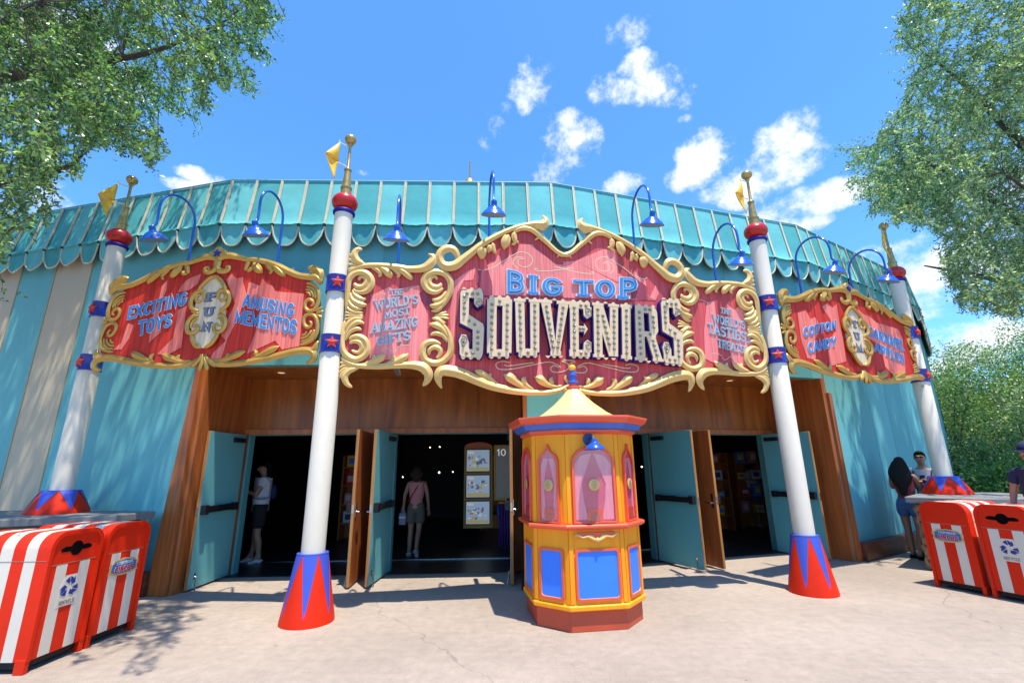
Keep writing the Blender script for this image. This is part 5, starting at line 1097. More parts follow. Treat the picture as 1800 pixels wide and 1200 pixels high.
counter('stone counter with grey slab top round the far right pole', [(6.2, 7.83), (6.75, 7.25), (7.5, 7.15), (8.3, 7.7), (8.5, 8.6), (7.9, 8.85), (7.0, 8.55)], (7.4, 8.2))

# ================================================ THINGS INSIDE THE SHOP
def display(label, px0, px1, zt, zb, y, name, cat, sheets, fr):
    a = at_y(px0, 860, y); c = at_y(px1, 860, y); w = c.x-a.x
    t = thing(name, label, cat, (a.x, y, 0)); T = Matrix.Translation((a.x, y, 0)); b = B()
    b.box(0, w, 0, .12, zb, zt, 0, T); obj('case', b, fr, t, smooth=0, bevel=.01)
    return t, T, w
def poster_mat(nm, cols, sc):
    m = bpy.data.materials.new(nm); m.use_nodes = True; nt = m.node_tree; N = nt.nodes; L = nt.links; b = N['Principled BSDF']
    tc = N.new('ShaderNodeTexCoord'); v = N.new('ShaderNodeTexVoronoi'); v.inputs['Scale'].default_value = sc; L.new(tc.outputs['Object'], v.inputs['Vector'])
    s = N.new('ShaderNodeSeparateColor'); L.new(v.outputs['Color'], s.inputs[0]); cr = N.new('ShaderNodeValToRGB'); cr.color_ramp.interpolation = 'CONSTANT'
    for i, c in enumerate(cols):
        e = cr.color_ramp.elements[i] if i < 2 else cr.color_ramp.elements.new(i/len(cols)); e.position = i/len(cols); e.color = (*c, 1)
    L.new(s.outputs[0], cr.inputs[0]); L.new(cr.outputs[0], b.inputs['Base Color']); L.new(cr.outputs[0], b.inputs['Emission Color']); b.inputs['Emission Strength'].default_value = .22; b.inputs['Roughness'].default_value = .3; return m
PST = poster_mat('souvenir_poster', [(.35, .42, .55), (.16, .24, .42), (.55, .60, .66), (.45, .38, .2), (.25, .38, .5), (.08, .12, .25)], 16)
t, T, w = display('tall wooden case inside the doors with three posters given a faint glow, one above another', 815, 866, 2.05, .35, 10.6, 'poster_case', 'display case', None, M['yellow_fr'])
for zz in (1.52, .98, .44):
    b = B(); b.box(.06, w-.07, -.012, -.001, zz, zz+.45, 0, T); p = obj('poster', b, mat('poster_sky_glow', (.42, .55, .72), .3, emis=(.42, .55, .72), estr=.22), t, smooth=0)  # poster sheets glow by added emission, no lamp lights them
    b = B(); x1 = w-.07; rp = random.Random(int(zz*100)); b.box(.085, .22, -.0135, -.0122, zz+.37, zz+.42, 0, T); b.box(.075, x1-.015, -.0135, -.0122, zz+.015, zz+.08, 3, T)
    for q in range(22):
        xa = rp.uniform(.08, x1-.1); za = zz+rp.uniform(.08, .3); ww = rp.uniform(.025, .075); hh_ = rp.uniform(.02, .075); b.box(xa, xa+ww, -.0135-.0003*(q+1), -.0122, za, za+hh_, q % 5, T)
    pr = obj('poster_art', b, [mat('pa%d' % q, c_, .4, emis=c_, estr=.2) for q, c_ in enumerate(((.85, .84, .8), (.1, .16, .34), (.5, .12, .12), (.62, .5, .16), (.2, .42, .38)))], p, smooth=0)  # printed blocks carry the same added glow
    b = B(); b.box(.04, w-.05, -.008, -.0005, zz-.02, zz+.47, 0, T); obj('poster_frame', b, M['black'], t, smooth=0)
b = B(); b.prism(arc(w/2, 2.05, w/2-.02, .09, 0, 180, 10), .0, .1, T); obj('arched_top', b, M['kred'], t, smooth=0)
t, T, w = display('plain grey poster with the number 10, in a yellow frame behind the doors', 868, 905, 2.06, .93, 10.2, 'framed_poster', 'poster', None, M['yellow_fr'])
b = B(); b.box(.05, w-.05, -.01, -.001, .98, 2.01, 0, T); obj('print', b, mat('grey_print_glow', (.16, .155, .145), .4, emis=(.16, .155, .145), estr=.10), t, smooth=0)  # print has a faint added glow to show in the dark shop
b = B(); text_on(b, '10', ((.07, 1.97), (.26, 1.97), (.26, 1.83), (.07, 1.83)), lambda x, y, off: T @ Vector((x, -.011-off, y)), .06, 0, .05, 0, .003); obj('number', b, mat('number_white_glow', (.85, .85, .8), .5, emis=(.85, .85, .8), estr=.3), t, smooth=0)  # digits glow by added emission too
t = thing('cloth_skirt', 'purple cloth skirt of a stand below the poster with the number 10', 'stand skirt', (-.02, 10.4, 0))
b = B(); a = at_y(878, 900, 10.3).x
pts = []
for i in range(25): pts.append((a+.012*i, 10.3+.03*math.sin(i*1.3)))
vs = [Vector((x, y, z)) for x, y in pts for z in (.03, .86)]; b.add(vs, [(2*i, 2*i+2, 2*i+3, 2*i+1) for i in range(24)]); o = obj('skirt', b, M['purple'], t, smooth=60); md = o.modifiers.new('thickness', 'SOLIDIFY'); md.thickness = .02
b = B(); b.box(a-.02, a+.32, 10.27, 10.55, .865, .9); obj('stand_top', b, M['yellow_fr'], t, smooth=0)
# dim shelf units with boxed goods
for k, (x, y) in enumerate(((-4.1, 11.6), (-.9, 13.2), (4.3, 12.4), (5.9, 12.9))):
    t = thing('shelf_unit', ('dim wooden shelf unit deep inside the leftmost doors', 'dim wooden shelf unit deep inside, left of the poster case', 'dim wooden shelf unit inside, right of the ticket booth', 'dim wooden shelf unit deep inside the rightmost doors')[k], 'shelf', (x, y, 0), 0, 'shelf units inside the shop')
    b = B(); b.box(x, x+.04, y, y+.4, .01, 1.9); b.box(x+1.16, x+1.2, y, y+.4, .01, 1.9); b.box(x+.041, x+1.159, y+.36, y+.4, .01, 1.9); obj('frame', b, M['wood_mid'], t, smooth=0)
    for q in range(4):
        z = .35+.42*q; b = B(); b.box(x+.042, x+1.158, y+.005, y+.355, z, z+.03); obj('shelf', b, M['wood_mid'], t, smooth=0)
        for r_ in range(3):
            w = random.uniform(.18, .28); h = random.uniform(.16, .32); x0 = x+.08+.36*r_; g_ = thing('boxed_souvenir', 'boxed souvenir on a dim shelf inside the shop', 'box', (x0, y+.1, z+.031), 0, 'boxed souvenirs on the shop shelves')
            b = B(); b.box(x0, x0+w, y+.06, y+.26, z+.032, z+.032+h); obj('carton', b, M[('white_cl', 'bin_red', 'kblue', 'pink_cl', 'flag')[(q*3+r_+k) % 5]], g_, smooth=0, bevel=.008); b = B(); b.box(x0+w*.2, x0+w*.8, y+.056, y+.059, z+.05+h*.2, z+.02+h*.8); obj('carton_label', b, M[('navy', 'white_cl', 'flag', 'white_cl', 'kblue')[(q*3+r_+k) % 5]], g_, smooth=0)
# small ceiling lights deep in the shop
lm = mat('warm_lamp', (1, .8, .6), .4, emis=(1, .78, .6), estr=5)
for i, (x, y, D) in enumerate(((756, 786, 12.5), (773, 785, 13.2), (772, 830, 12.8), (796, 829, 13.6), (1128, 820, 12.0), (1140, 824, 13.0), (708, 838, 12.4), (620, 834, 13.4))):
    p = at_y(x, y, D); t = thing('ceiling_lamp', 'tiny warm lamp glowing deep inside the dark shop', 'lamp', tuple(p), 0, 'tiny lamps inside the shop')
    b = B(); b.ball(tuple(p), .014+.004*(i % 3), 10, 6, 0); obj('glow', b, lm, t); b = B(); b.tube([p+Vector((0, 0, .03)), Vector((p.x, p.y, 3.3))], .006, 5); obj('cord', b, M['black'], t)
# ================================================ PEOPLE
def skin_part(name, J, E_, m, parent, T, sub=2, extra=None, mats=None):
    """J: name -> (x,y,z,rx[,ry]); E_: pairs; grown with the Skin modifier and frozen to a mesh"""
    names = list(J); idx = {k: i for i, k in enumerate(names)}
    me = bpy.data.meshes.new('tmp'); me.from_pydata([J[k][:3] for k in names], [(idx[a], idx[c]) for a, c in E_], []); me.update()
    o = bpy.data.objects.new('tmp', me); COL.objects.link(o)
    o.modifiers.new('skin', 'SKIN'); sl_ = me.skin_vertices[0].data
    for k in names: v = J[k]; sl_[idx[k]].radius = (v[3], v[4] if len(v) > 4 else v[3]); sl_[idx[k]].use_root = False
    sl_[0].use_root = True
    md = o.modifiers.new('sub', 'SUBSURF'); md.levels = sub; md.render_levels = sub
    dg = bpy.context.evaluated_depsgraph_get(); ev = o.evaluated_get(dg); m2 = ev.to_mesh()
    b = B(); b.add([T @ v.co for v in m2.vertices], [tuple(p.vertices) for p in m2.polygons]); ev.to_mesh_clear()
    bpy.data.objects.remove(o); bpy.data.meshes.remove(me)
    if extra: extra(b)
    return obj(name, b, mats or m, parent, smooth=75)
def person(loc, yaw, H, label, arms, legs, skin, female, hair, clothes, z=0.006, face=True, head_yaw=0, head_dx=(0, 0), group=None, lean=0, bulk=1.0):
    """faces local -y. arms/legs: {'L': (elbow, wrist), ...} in metres for a 1.70 m body; L is the person's left (+x)"""
    k = H/1.70; t = thing('person', label, 'person', (loc[0], loc[1], z), yaw, group)
    T = MW[t.name] @ Matrix.Scale(k, 4) @ Matrix.Rotation(lean, 4, 'X')
    sw = .165 if female else .195; hw = .095; wr = .105 if female else .125
    J = {'pelvis': (0, 0, .93, .145, .11), 'waist': (0, 0, 1.08, wr, .095), 'chest': (0, -.005, 1.26, .15 if female else .165, .11), 'upper': (0, 0, 1.38, .12, .085), 'neckb': (0, .005, 1.44, .065), 'neck': (0, 0, 1.50, .052)}
    E_ = [('pelvis', 'waist'), ('waist', 'chest'), ('chest', 'upper'), ('upper', 'neckb'), ('neckb', 'neck')]
    hx, hy = head_dx
    J['jaw'] = (hx*.4, -.02+hy*.4, 1.555, .066, .078); J['face'] = (hx*.7, -.012+hy*.7, 1.61, .086, .104); J['crown'] = (hx, .0+hy, 1.665, .079, .094)
    E_ += [('neck', 'jaw'), ('jaw', 'face'), ('face', 'crown')]
    for s, sg in (('L', 1), ('R', -1)):
        el, wrst = arms[s]; J['sh'+s] = (sg*sw, 0, 1.395, .055); J['el'+s] = (*el, .038); J['wr'+s] = (*wrst, .026)
        d = (Vector(wrst)-Vector(el)).normalized(); w = Vector(wrst); side = d.cross(Vector((0, 0, 1)))
        side = side.normalized() if side.length > .2 else Vector((1, 0, 0)); palm = w+d*.055
        J['pa'+s] = (*palm, .032, .018); E_ += [('upper', 'sh'+s), ('sh'+s, 'el'+s), ('el'+s, 'wr'+s), ('wr'+s, 'pa'+s)]
        bendv = side.cross(d).normalized()
        for q, (off, ln) in enumerate(((-.024, .062), (-.008, .072), (.008, .068), (.024, .054))):
            p1 = palm+d*.035+side*off; p2 = p1+d*ln*.55+bendv*-.012; p3 = p2+d*ln*.35+bendv*-.03
            for i, p in enumerate((p1, p2, p3)): J['f%d%d%s' % (q, i, s)] = (*p, .0095-.001*i)
            E_ += [('pa'+s, 'f%d0%s' % (q, s)), ('f%d0%s' % (q, s), 'f%d1%s' % (q, s)), ('f%d1%s' % (q, s), 'f%d2%s' % (q, s))]
        p1 = w+d*.02+side*-.03; p2 = w+d*.05+side*-.052; J['th0'+s] = (*p1, .012); J['th1'+s] = (*p2, .009); E_ += [('wr'+s, 'th0'+s), ('th0'+s, 'th1'+s)]
        kn, an = legs[s]; J['hip'+s] = (sg*hw, 0, .86, .088); kv = Vector(kn); av = Vector(an)
        J['kn'+s] = (*kn, .055); J['ca'+s] = (*(kv.lerp(av, .35)+Vector((0, .02, 0))), .054); J['an'+s] = (*an, .036)
        dirv = Vector((0, -1, 0)) if len(legs[s]) < 3 and True else Vector(legs.get('toe'+s, (0, -1, 0)))
        tv = Vector(legs.get('toe'+s, (0, -1, -.25))).normalized(); J['he'+s] = (*(av+Vector((0, .03, -.045))), .034); J['to'+s] = (*(av+tv*.15+Vector((0, 0, -.035))), .032, .024)
        E_ += [('pelvis', 'hip'+s), ('hip'+s, 'kn'+s), ('kn'+s, 'ca'+s), ('ca'+s, 'an'+s), ('an'+s, 'he'+s), ('an'+s, 'to'+s)]
    for q in list(J):
        if q[:2] in ('pe', 'wa', 'ch', 'up', 'sh', 'el', 'hi', 'kn', 'ca'): v = J[q]; J[q] = (*v[:3], *[r_*bulk for r_ in v[3:]])
    Th = T @ Matrix.Translation((hx*.7, hy*.7, 1.61)) @ Matrix.Rotation(head_yaw, 4, 'Z')
    def feat(b):
        b.ball((0, -.108, -.005), .015, 8, 6, 0, (.9, 1.3, 1.7), Th)           # nose
        for sg in (-1, 1): b.ball((sg*.079, .008, 0), .022, 8, 6, 0, (.45, .9, 1.4), Th)   # ears
        b.ball((0, -.094, -.045), .02, 8, 5, 1, (1.2, .5, .3), Th)             # mouth
        for sg in (-1, 1): b.ball((sg*.031, -.091, .02), .011, 8, 6, 2, (1.3, .6, .8), Th); b.ball((sg*.031, -.0975, .02), .005, 6, 5, 3, (1, .6, 1), Th)
    body = skin_part('body', J, E_, None, t, T, 2, feat, [skin, mat('lips', (.35, .1, .08), .5), M['white_cl'], M['black']])
    # hair cap
    b = B(); hc = Th @ Matrix.Translation((0, .012, .035))
    b.ball((0, 0, 0), .094, 20, 16, 0, (.90, 1.10, .98), hc)
    b.v = [p if True else p for p in b.v]
    # carve the face side: push front-lower vertices inside the head
    nv = []
    Hi = hc.inverted()
    for p in b.v:
        q = Hi @ Vector(p)
        if q.y < -.02 and q.z < .052: q = Vector((q.x*.8, -.02+.1*(q.y+.02), q.z*.35+.03))
        elif q.z < -.05: q = Vector((q.x*.8, q.y*.8+.01, -.055))
        nv.append(tuple(hc @ q))
    b.v = nv
    if hair.get('long'):
        ln = hair['long']; n = 9; prof = []
        for i in range(n+1):
            f = i/n; zc = .05-ln*f; w = (.094+hair.get('wide', .045)*math.sin(PI*min(1, f*1.25)))*(1-.55*max(0, f-.6)/.4); dp = .055*(1-.3*f)
            for j in range(14):
                a = 2*PI*j/14; prof.append(Th @ Vector((w*math.cos(a)*(1+.06*math.sin(5*a+f*7)), .045+hair.get('back', .03)*min(1, f*2.6)+dp*math.sin(a), zc)))
        b.add(prof, [(i*14+j, i*14+(j+1) % 14, (i+1)*14+(j+1) % 14, (i+1)*14+j)[::-1] for i in range(n) for j in range(14)]+[tuple(range(14)), tuple(range((n+1)*14-1, n*14-1, -1))])
    obj('hair', b, hair['m'], t, smooth=70)
    def grow(keys, edges, g, shorten=None):
        JJ = {q: (*J[q][:3], J[q][3]+g, (J[q][4] if len(J[q]) > 4 else J[q][3])+g) for q in keys}
        if shorten:
            for q, (a, c, f, r_) in shorten.items(): p = Vector(J[a][:3]).lerp(Vector(J[c][:3]), f); JJ[q] = (*p, r_)
        return JJ, edges
    for c in clothes:
        if c['t'] == 'shirt':
            fl = c.get('sleeve', .55); g = c.get('g', .018)
            ks = ['chest', 'waist', 'upper', 'neckb']; ed = [('chest', 'waist'), ('chest', 'upper'), ('upper', 'neckb')]
            sh = {'hem': ('waist', 'pelvis', c.get('hem', .75)+.55, .155)}; sh['hemA'] = ('waist', 'pelvis', (c.get('hem', .75)+.55)*.55, .155); ed += [('waist', 'hemA'), ('hemA', 'hem')]
            if fl > 0:
                for s in 'LR': ks.append('sh'+s); sh['sl'+s] = ('sh'+s, 'el'+s, fl, .068); ed += [('upper', 'sh'+s), ('sh'+s, 'sl'+s)]
            JJ, ed = grow(ks, ed, g, sh); JJ['neckb'] = (*J['neckb'][:2], 1.425, .075, .07); hem = JJ['hemA']; JJ['hemA'] = (*hem[:3], (.150+g*.4)*bulk, (.122+g*.4)*bulk); hem = JJ['hem']; JJ['hem'] = (*hem[:3], (.160+g*.4)*bulk, (.128+g*.4)*bulk)
            o = skin_part('shirt', JJ, ed, c['m'], t, T)
        elif c['t'] == 'shorts':
            ks = ['pelvis']; ed = []; sh = {'wb': ('pelvis', 'waist', .95, .135*bulk)}; ed.append(('pelvis', 'wb'))
            for s in 'LR': ks.append('hip'+s); sh['lg'+s] = ('hip'+s, 'kn'+s, c.get('len', .4), c.get('r', .098)); ed += [('pelvis', 'hip'+s), ('hip'+s, 'lg'+s)]
            JJ, ed = grow(ks, ed, .017, sh); skin_part('shorts', JJ, ed, c['m'], t, T)
        elif c['t'] == 'trousers':
            ks = ['pelvis']; ed = []
            for s in 'LR': ks += ['hip'+s, 'kn'+s, 'ca'+s]; sh = {}; ed += [('pelvis', 'hip'+s), ('hip'+s, 'kn'+s), ('kn'+s, 'ca'+s), ('ca'+s, 'cf'+s)]
            sh = {'cf'+s: ('ca'+s, 'an'+s, .95, .062) for s in 'LR'}; JJ, ed = grow(ks, ed, .016, sh); skin_part('trousers', JJ, ed, c['m'], t, T)
        elif c['t'] == 'shoes':
            for s in 'LR':
                q = J['an'+s]; av = Vector(q[:3]); tv = Vector(legs.get('toe'+s, (0, -1, -.25))).normalized()
                skin_part('shoe', {'a': (*(av+Vector((0, .02, -.03))), .046, .044), 'h': (*(av+Vector((0, .035, -.05))), .042), 'm': (*(av+tv*.08+Vector((0, 0, -.045))), .042, .032), 't': (*(av+tv*.17+Vector((0, 0, -.04))), .038, .026)}, [('a', 'h'), ('a', 'm'), ('m', 't')], c['m'], t, T)
        elif c['t'] == 'cap':
            b = B(); b.lathe([(.104, -.005), (.106, .02), (.100, .055), (.075, .088), (.035, .104), (.0005, .108)], 22, Th @ Matrix.Translation((0, .004, .035)) @ Matrix.Diagonal((.92, 1.08, 1, 1)), 0)
            P = [(.088*math.cos(a), -.06-.165*math.sin(a)) for a in np.linspace(0, PI, 12)]
            top = [Th @ Vector((x, y, .040-.9*x*x-.12*abs(y+.06))) for x, y in P]; bot = [p-Vector((0, 0, .006)) for p in top]; b.add(top+bot, [tuple(range(12)), tuple(range(23, 11, -1))]+[(i, 12+i, 13+i, i+1) for i in range(11)]+[(11, 23, 12, 0)])
            obj('cap', b, c['m'], t, smooth=40)
        elif c['t'] == 'glasses':
            b = B()
            for sg in (-1, 1):
                b.ball((sg*.033, -.104, .021), .024, 12, 8, 0, (1.15, .25, .8), Th); b.tube([Th @ Vector((sg*.058, -.094, .026)), Th @ Vector((sg*.084, -.02, .026)), Th @ Vector((sg*.084, .01, .015))], .003, 5)
            b.tube([Th @ Vector((-.02, -.101, .026)), Th @ Vector((.02, -.101, .026))], .003, 5); obj('sunglasses', b, M['lens'], t, smooth=60)
        elif c['t'] == 'backpack':
            b = B(); 
            J2 = {'a': (0, .17, 1.34, .11, .06), 'b': (0, .19, 1.2, .125, .075), 'c': (0, .185, 1.05, .115, .07)}
            skin_part('backpack', J2, [('a', 'b'), ('b', 'c')], c['m'], t, T)
        elif c['t'] == 'strap':
            b = B(); pts = [T @ Vector(p) for p in c['p']]; b.tube(catmull(pts, 4), .011, 6); obj('strap', b, c['m'], t)
        elif c['t'] == 'shirt_print':
            b = B(); Tc = T @ Matrix.Translation((0, -.128, 1.22)); text_on(b, 'ME', ((-.05, .03), (.05, .03), (.05, -.03), (-.05, -.03)), lambda x, y, off: Tc @ Vector((x, -off, y)), .14, 0, .05, 0, .01); obj('shirt_print', b, c['m'], t, smooth=0)
    return t, T, J
ST = {'L': ((.10, -.01, .47), (.10, .02, .085)), 'R': ((-.10, -.01, .47), (-.10, .02, .085))}
# A: woman in the left doorway, back half turned, arms folded in front
p = at_z(446, 988, 0)
person((p.x, p.y), R(-62), 1.70, 'person in a white top and black shorts with a navy backpack in the left doorway',
       {'L': ((.23, -.10, 1.15), (.08, -.27, 1.24)), 'R': ((-.23, -.08, 1.14), (-.05, -.26, 1.20))}, {'L': ((.11, -.01, .47), (.13, .06, .085)), 'R': ((-.10, -.03, .47), (-.10, -.06, .085))}, M['skin'], True, {'m': M['hair'], 'long': .22},
       [{'t': 'shirt', 'm': M['white_cl'], 'sleeve': .6, 'g': .035, 'hem': 1.25}, {'t': 'shorts', 'm': M['black_cl'], 'len': .8, 'r': .12}, {'t': 'shoes', 'm': M['white_cl']}, {'t': 'backpack', 'm': M['navy_cl']}], bulk=1.18)
# B: woman walking into the shop
p = at_z(728, 976, 0)
t, T, J = person((p.x, p.y), R(178), 1.60, 'person in a pink sleeveless top and grey shorts walking into the shop',
       {'L': ((-.0+.24, .02, 1.14), (.27, -.06, .92)), 'R': ((-.235, .02, 1.14), (-.25, -.05, .90))}, {'L': ((.09, .0, .47), (.10, .02, .085)), 'R': ((-.08, .03, .47), (-.09, .24, .17)), 'toeR': (0, -.5, -.9)}, M['skin'], True, {'m': M['hair_b'], 'long': .24},
       [{'t': 'shirt', 'm': M['pink_cl'], 'sleeve': 0, 'g': .022, 'hem': .95}, {'t': 'shorts', 'm': M['olive_cl'], 'len': .72, 'r': .115}, {'t': 'shoes', 'm': M['shoe']}, {'t': 'strap', 'm': M['red'], 'p': [(-.10, .05, 1.42), (-.04, .125, 1.32), (.06, .135, 1.16), (.15, .10, 1.03)]}])
hp = T @ Vector((.29, -.09, .84)); t2 = thing('shopping_bag', 'small blue and white bag carried by the person in the pink top', 'bag', tuple(hp)); b = B()
b.box(-.07, .07, -.035, .035, -.26, -.04, 0, Matrix.Translation(hp)); b.box(-.072, .072, -.037, .037, -.15, -.09, 1, Matrix.Translation(hp)); obj('bag_body', b, [M['blue_in'], M['white_cl']], t2, smooth=0, bevel=.015)
b = B(); b.tube(catmull([hp+Vector((-.05, 0, -.04)), hp+Vector((-.03, 0, .02)), hp+Vector((.03, 0, .02)), hp+Vector((.05, 0, -.04))], 4), .006, 6); obj('handle', b, M['blue'], t2)
# C: someone far inside the right-hand doors
p = at_z(1330, 925, 0)
person((p.x, p.y), R(150), 1.68, 'person in a white shirt, dim inside the right-hand doorway', {'L': ((.25, 0, 1.13), (.25, -.1, .92)), 'R': ((-.25, 0, 1.13), (-.24, -.12, .93))}, ST, M['skin'], True, {'m': M['hair_b'], 'long': .2},
       [{'t': 'shirt', 'm': M['white_cl'], 'sleeve': .5}, {'t': 'shorts', 'm': M['denim'], 'len': .7}, {'t': 'shoes', 'm': M['shoe']}])
# D: woman with long black hair at the right-hand counter
q = at_y(1600, 900, 8.75)
person((q.x, q.y), R(128), 1.66, 'person with long black hair, red top and denim shorts leaning at the right counter',
       {'L': ((.22, -.14, 1.17), (.10, -.34, 1.32)), 'R': ((-.22, -.12, 1.16), (-.06, -.33, 1.30))}, {'L': ((.09, -.03, .47), (.08, .0, .085)), 'R': ((-.09, .04, .47), (-.06, .14, .085))}, M['skin_d'], True, {'m': M['hair'], 'long': .60, 'wide': .075, 'back': .10},
       [{'t': 'shirt', 'm': mat('dark_red_cloth', (.22, .03, .03), .85), 'sleeve': 0, 'g': .010, 'hem': .75}, {'t': 'shorts', 'm': M['denim'], 'len': .52, 'r': .122}, {'t': 'shoes', 'm': M['black']}], bulk=1.05)
# E: man in sunglasses facing her
q = at_y(1623, 830, 8.85)
t, T, J = person((q.x, q.y), R(-48), 1.76, 'person in sunglasses and a white and black shirt behind the right counter',
       {'L': ((.26, -.08, 1.15), (.08, -.30, 1.22)), 'R': ((-.25, -.12, 1.15), (-.02, -.33, 1.24))}, ST, M['skin'], False, {'m': M['hair']},
       [{'t': 'shirt', 'm': M['white_cl'], 'sleeve': .6}, {'t': 'trousers', 'm': M['black_cl']}, {'t': 'shoes', 'm': M['shoe']}, {'t': 'glasses'}, {'t': 'strap', 'm': M['black_cl'], 'p': [(-.13, -.02, 1.44), (-.12, -.125, 1.34), (-.11, -.14, 1.15), (-.12, -.1, 1.0)]}, {'t': 'strap', 'm': M['black_cl'], 'p': [(.13, -.02, 1.44), (.12, -.125, 1.34), (.11, -.14, 1.15), (.12, -.1, 1.0)]}, {'t': 'shirt_print', 'm': M['red']}], head_dx=(0, -.03))
hp = T @ Vector((.02, -.37, 1.27)); t2 = thing('phone', 'dark phone in the hands of the person in sunglasses', 'phone', tuple(hp), R(-48)); b = B(); b.box(-.036, .036, -.005, .005, -.07, .07, 0, MW[t2.name] @ Matrix.Rotation(R(-35), 4, 'X')); b.box(-.032, .032, .0052, .0062, -.062, .062, 1, MW[t2.name] @ Matrix.Rotation(R(-35), 4, 'X')); obj('phone_body', b, [M['black'], M['lens']], t2, smooth=0, bevel=.004)
# F: man in a navy cap at the right edge
q = at_y(1811, 800, 6.1)
person((q.x, q.y), R(-82), 1.79, 'person in a navy cap and navy shirt at the right edge', {'L': ((.27, -.02, 1.13), (.27, -.12, .92)), 'R': ((-.27, -.02, 1.13), (-.26, -.1, .92))}, ST, M['skin'], False, {'m': M['hair_b']},
       [{'t': 'shirt', 'm': M['navy_cl'], 'sleeve': .6}, {'t': 'shorts', 'm': M['olive_cl'], 'len': .85, 'r': .11}, {'t': 'shoes', 'm': M['shoe']}, {'t': 'cap', 'm': M['navy_cl']}])
# ================================================ TREES
from mathutils import noise as mnoise
def leaf_material(name, c_dark, c_light, trans=.35):
    m = bpy.data.materials.new(name); m.use_nodes = True; nt = m.node_tree; N = nt.nodes; L = nt.links; N.clear()
    o = N.new('ShaderNodeOutputMaterial'); g = N.new('ShaderNodeNewGeometry'); cr = N.new('ShaderNodeValToRGB'); L.new(g.outputs['Random Per Island'], cr.inputs[0])
    cr.color_ramp.elements[0].color = (*c_dark, 1); cr.color_ramp.elements[1].color = (*c_light, 1)
    e = cr.color_ramp.elements.new(.96); e.color = (*c_light, 1); e2 = cr.color_ramp.elements[-1]; e2.color = (.22, .17, .06, 1)
    p = N.new('ShaderNodeBsdfPrincipled'); p.inputs['Roughness'].default_value = .38; p.inputs['Specular IOR Level'].default_value = .6; L.new(cr.outputs[0], p.inputs['Base Color'])
    t = N.new('ShaderNodeBsdfTranslucent'); vs = N.new('ShaderNodeVectorMath'); vs.operation = 'MULTIPLY'; vs.inputs[1].default_value = (1.6, 1.9, .7); L.new(cr.outputs[0], vs.inputs[0]); L.new(vs.outputs[0], t.inputs[0])
    mx = N.new('ShaderNodeMixShader'); mx.inputs[0].default_value = trans; L.new(p.outputs[0], mx.inputs[1]); L.new(t.outputs[0], mx.inputs[2]); L.new(mx.outputs[0], o.inputs[0]); return m
LEAF_A = leaf_material('live_oak_leaf', (.022, .065, .018), (.27, .40, .16))
LEAF_B = leaf_material('grey_green_leaf', (.045, .095, .038), (.40, .50, .30))
LEAF_C = leaf_material('bright_green_leaf', (.05, .12, .03), (.22, .35, .10))
def leaves_mesh(name, P, D, size, m, parent, seed=1, aspect=.25, droop=.2):
    """P leaf bases (n,3), D axis directions (n,3): each leaf a folded four-cornered blade"""
    rg = np.random.default_rng(seed); n = len(P); P = np.asarray(P, dtype=np.float64); D = np.asarray(D, dtype=np.float64)
    D = D/np.linalg.norm(D, axis=1, keepdims=True); s = size*(.65+.7*rg.random((n, 1)))
    r = rg.normal(size=(n, 3)); W_ = np.cross(D, r); W_ /= np.maximum(1e-6, np.linalg.norm(W_, axis=1, keepdims=True)); Nn = np.cross(D, W_)
    a = P; c = P+D*s; mid = P+D*s*.5+Nn*s*.10; q1 = mid+W_*s*aspect; q2 = mid-W_*s*aspect
    V = np.stack([a, q1, c, q2], 1).reshape(-1, 3)
    Mi = np.array(MW[parent.name].inverted()); V = V @ Mi[:3, :3].T+Mi[:3, 3]
    me = bpy.data.meshes.new(name); me.vertices.add(4*n); me.vertices.foreach_set('co', V.ravel()); me.loops.add(4*n); me.loops.foreach_set('vertex_index', np.arange(4*n, dtype=np.int32))
    me.polygons.add(n); me.polygons.foreach_set('loop_start', np.arange(0, 4*n, 4, dtype=np.int32)); me.polygons.foreach_set('loop_total', np.full(n, 4, dtype=np.int32)); me.update(calc_edges=True); me.materials.append(m)
    o = bpy.data.objects.new(name, me); COL.objects.link(o); o.parent = parent; MW[o.name] = MW[parent.name]; return o
def inpoly(x, y, P):
    c = False; j = len(P)-1
    for i in range(len(P)):
        if (P[i][1] > y) != (P[j][1] > y) and x < (P[j][0]-P[i][0])*(y-P[i][1])/(P[j][1]-P[i][1])+P[i][0]: c = not c
        j = i
    return c
def spray(p0, d0, L_, rnd, drop, P, D, twigs, step=.028):
    """a drooping twig with side twigs, leaves on alternate sides"""
    p = Vector(p0); d = Vector(d0).normalized(); n = max(4, int(L_/step)); line = [p.copy()]
    sides = [rnd.randint(2, n-1) for _ in range(int(L_/.16))]
    for i in range(n):
        d = (d+Vector((rnd.gauss(0, .07), rnd.gauss(0, .07), rnd.gauss(0, .06)-drop))).normalized(); p = p+d*step
        for _ in range(2):
            ld = (d*.7+Vector((rnd.gauss(0, .7), rnd.gauss(0, .7), rnd.gauss(0, .6)))); P.append(tuple(p)); D.append(tuple(ld))
        if i % 4 == 0: line.append(p.copy())
        if i in sides and L_ > .25: spray(p, d+Vector((rnd.gauss(0, .6), rnd.gauss(0, .6), rnd.gauss(0, .5))), L_*rnd.uniform(.3, .5), rnd, drop, P, D, twigs, step)
    twigs.append((line, .0035+.002*L_))
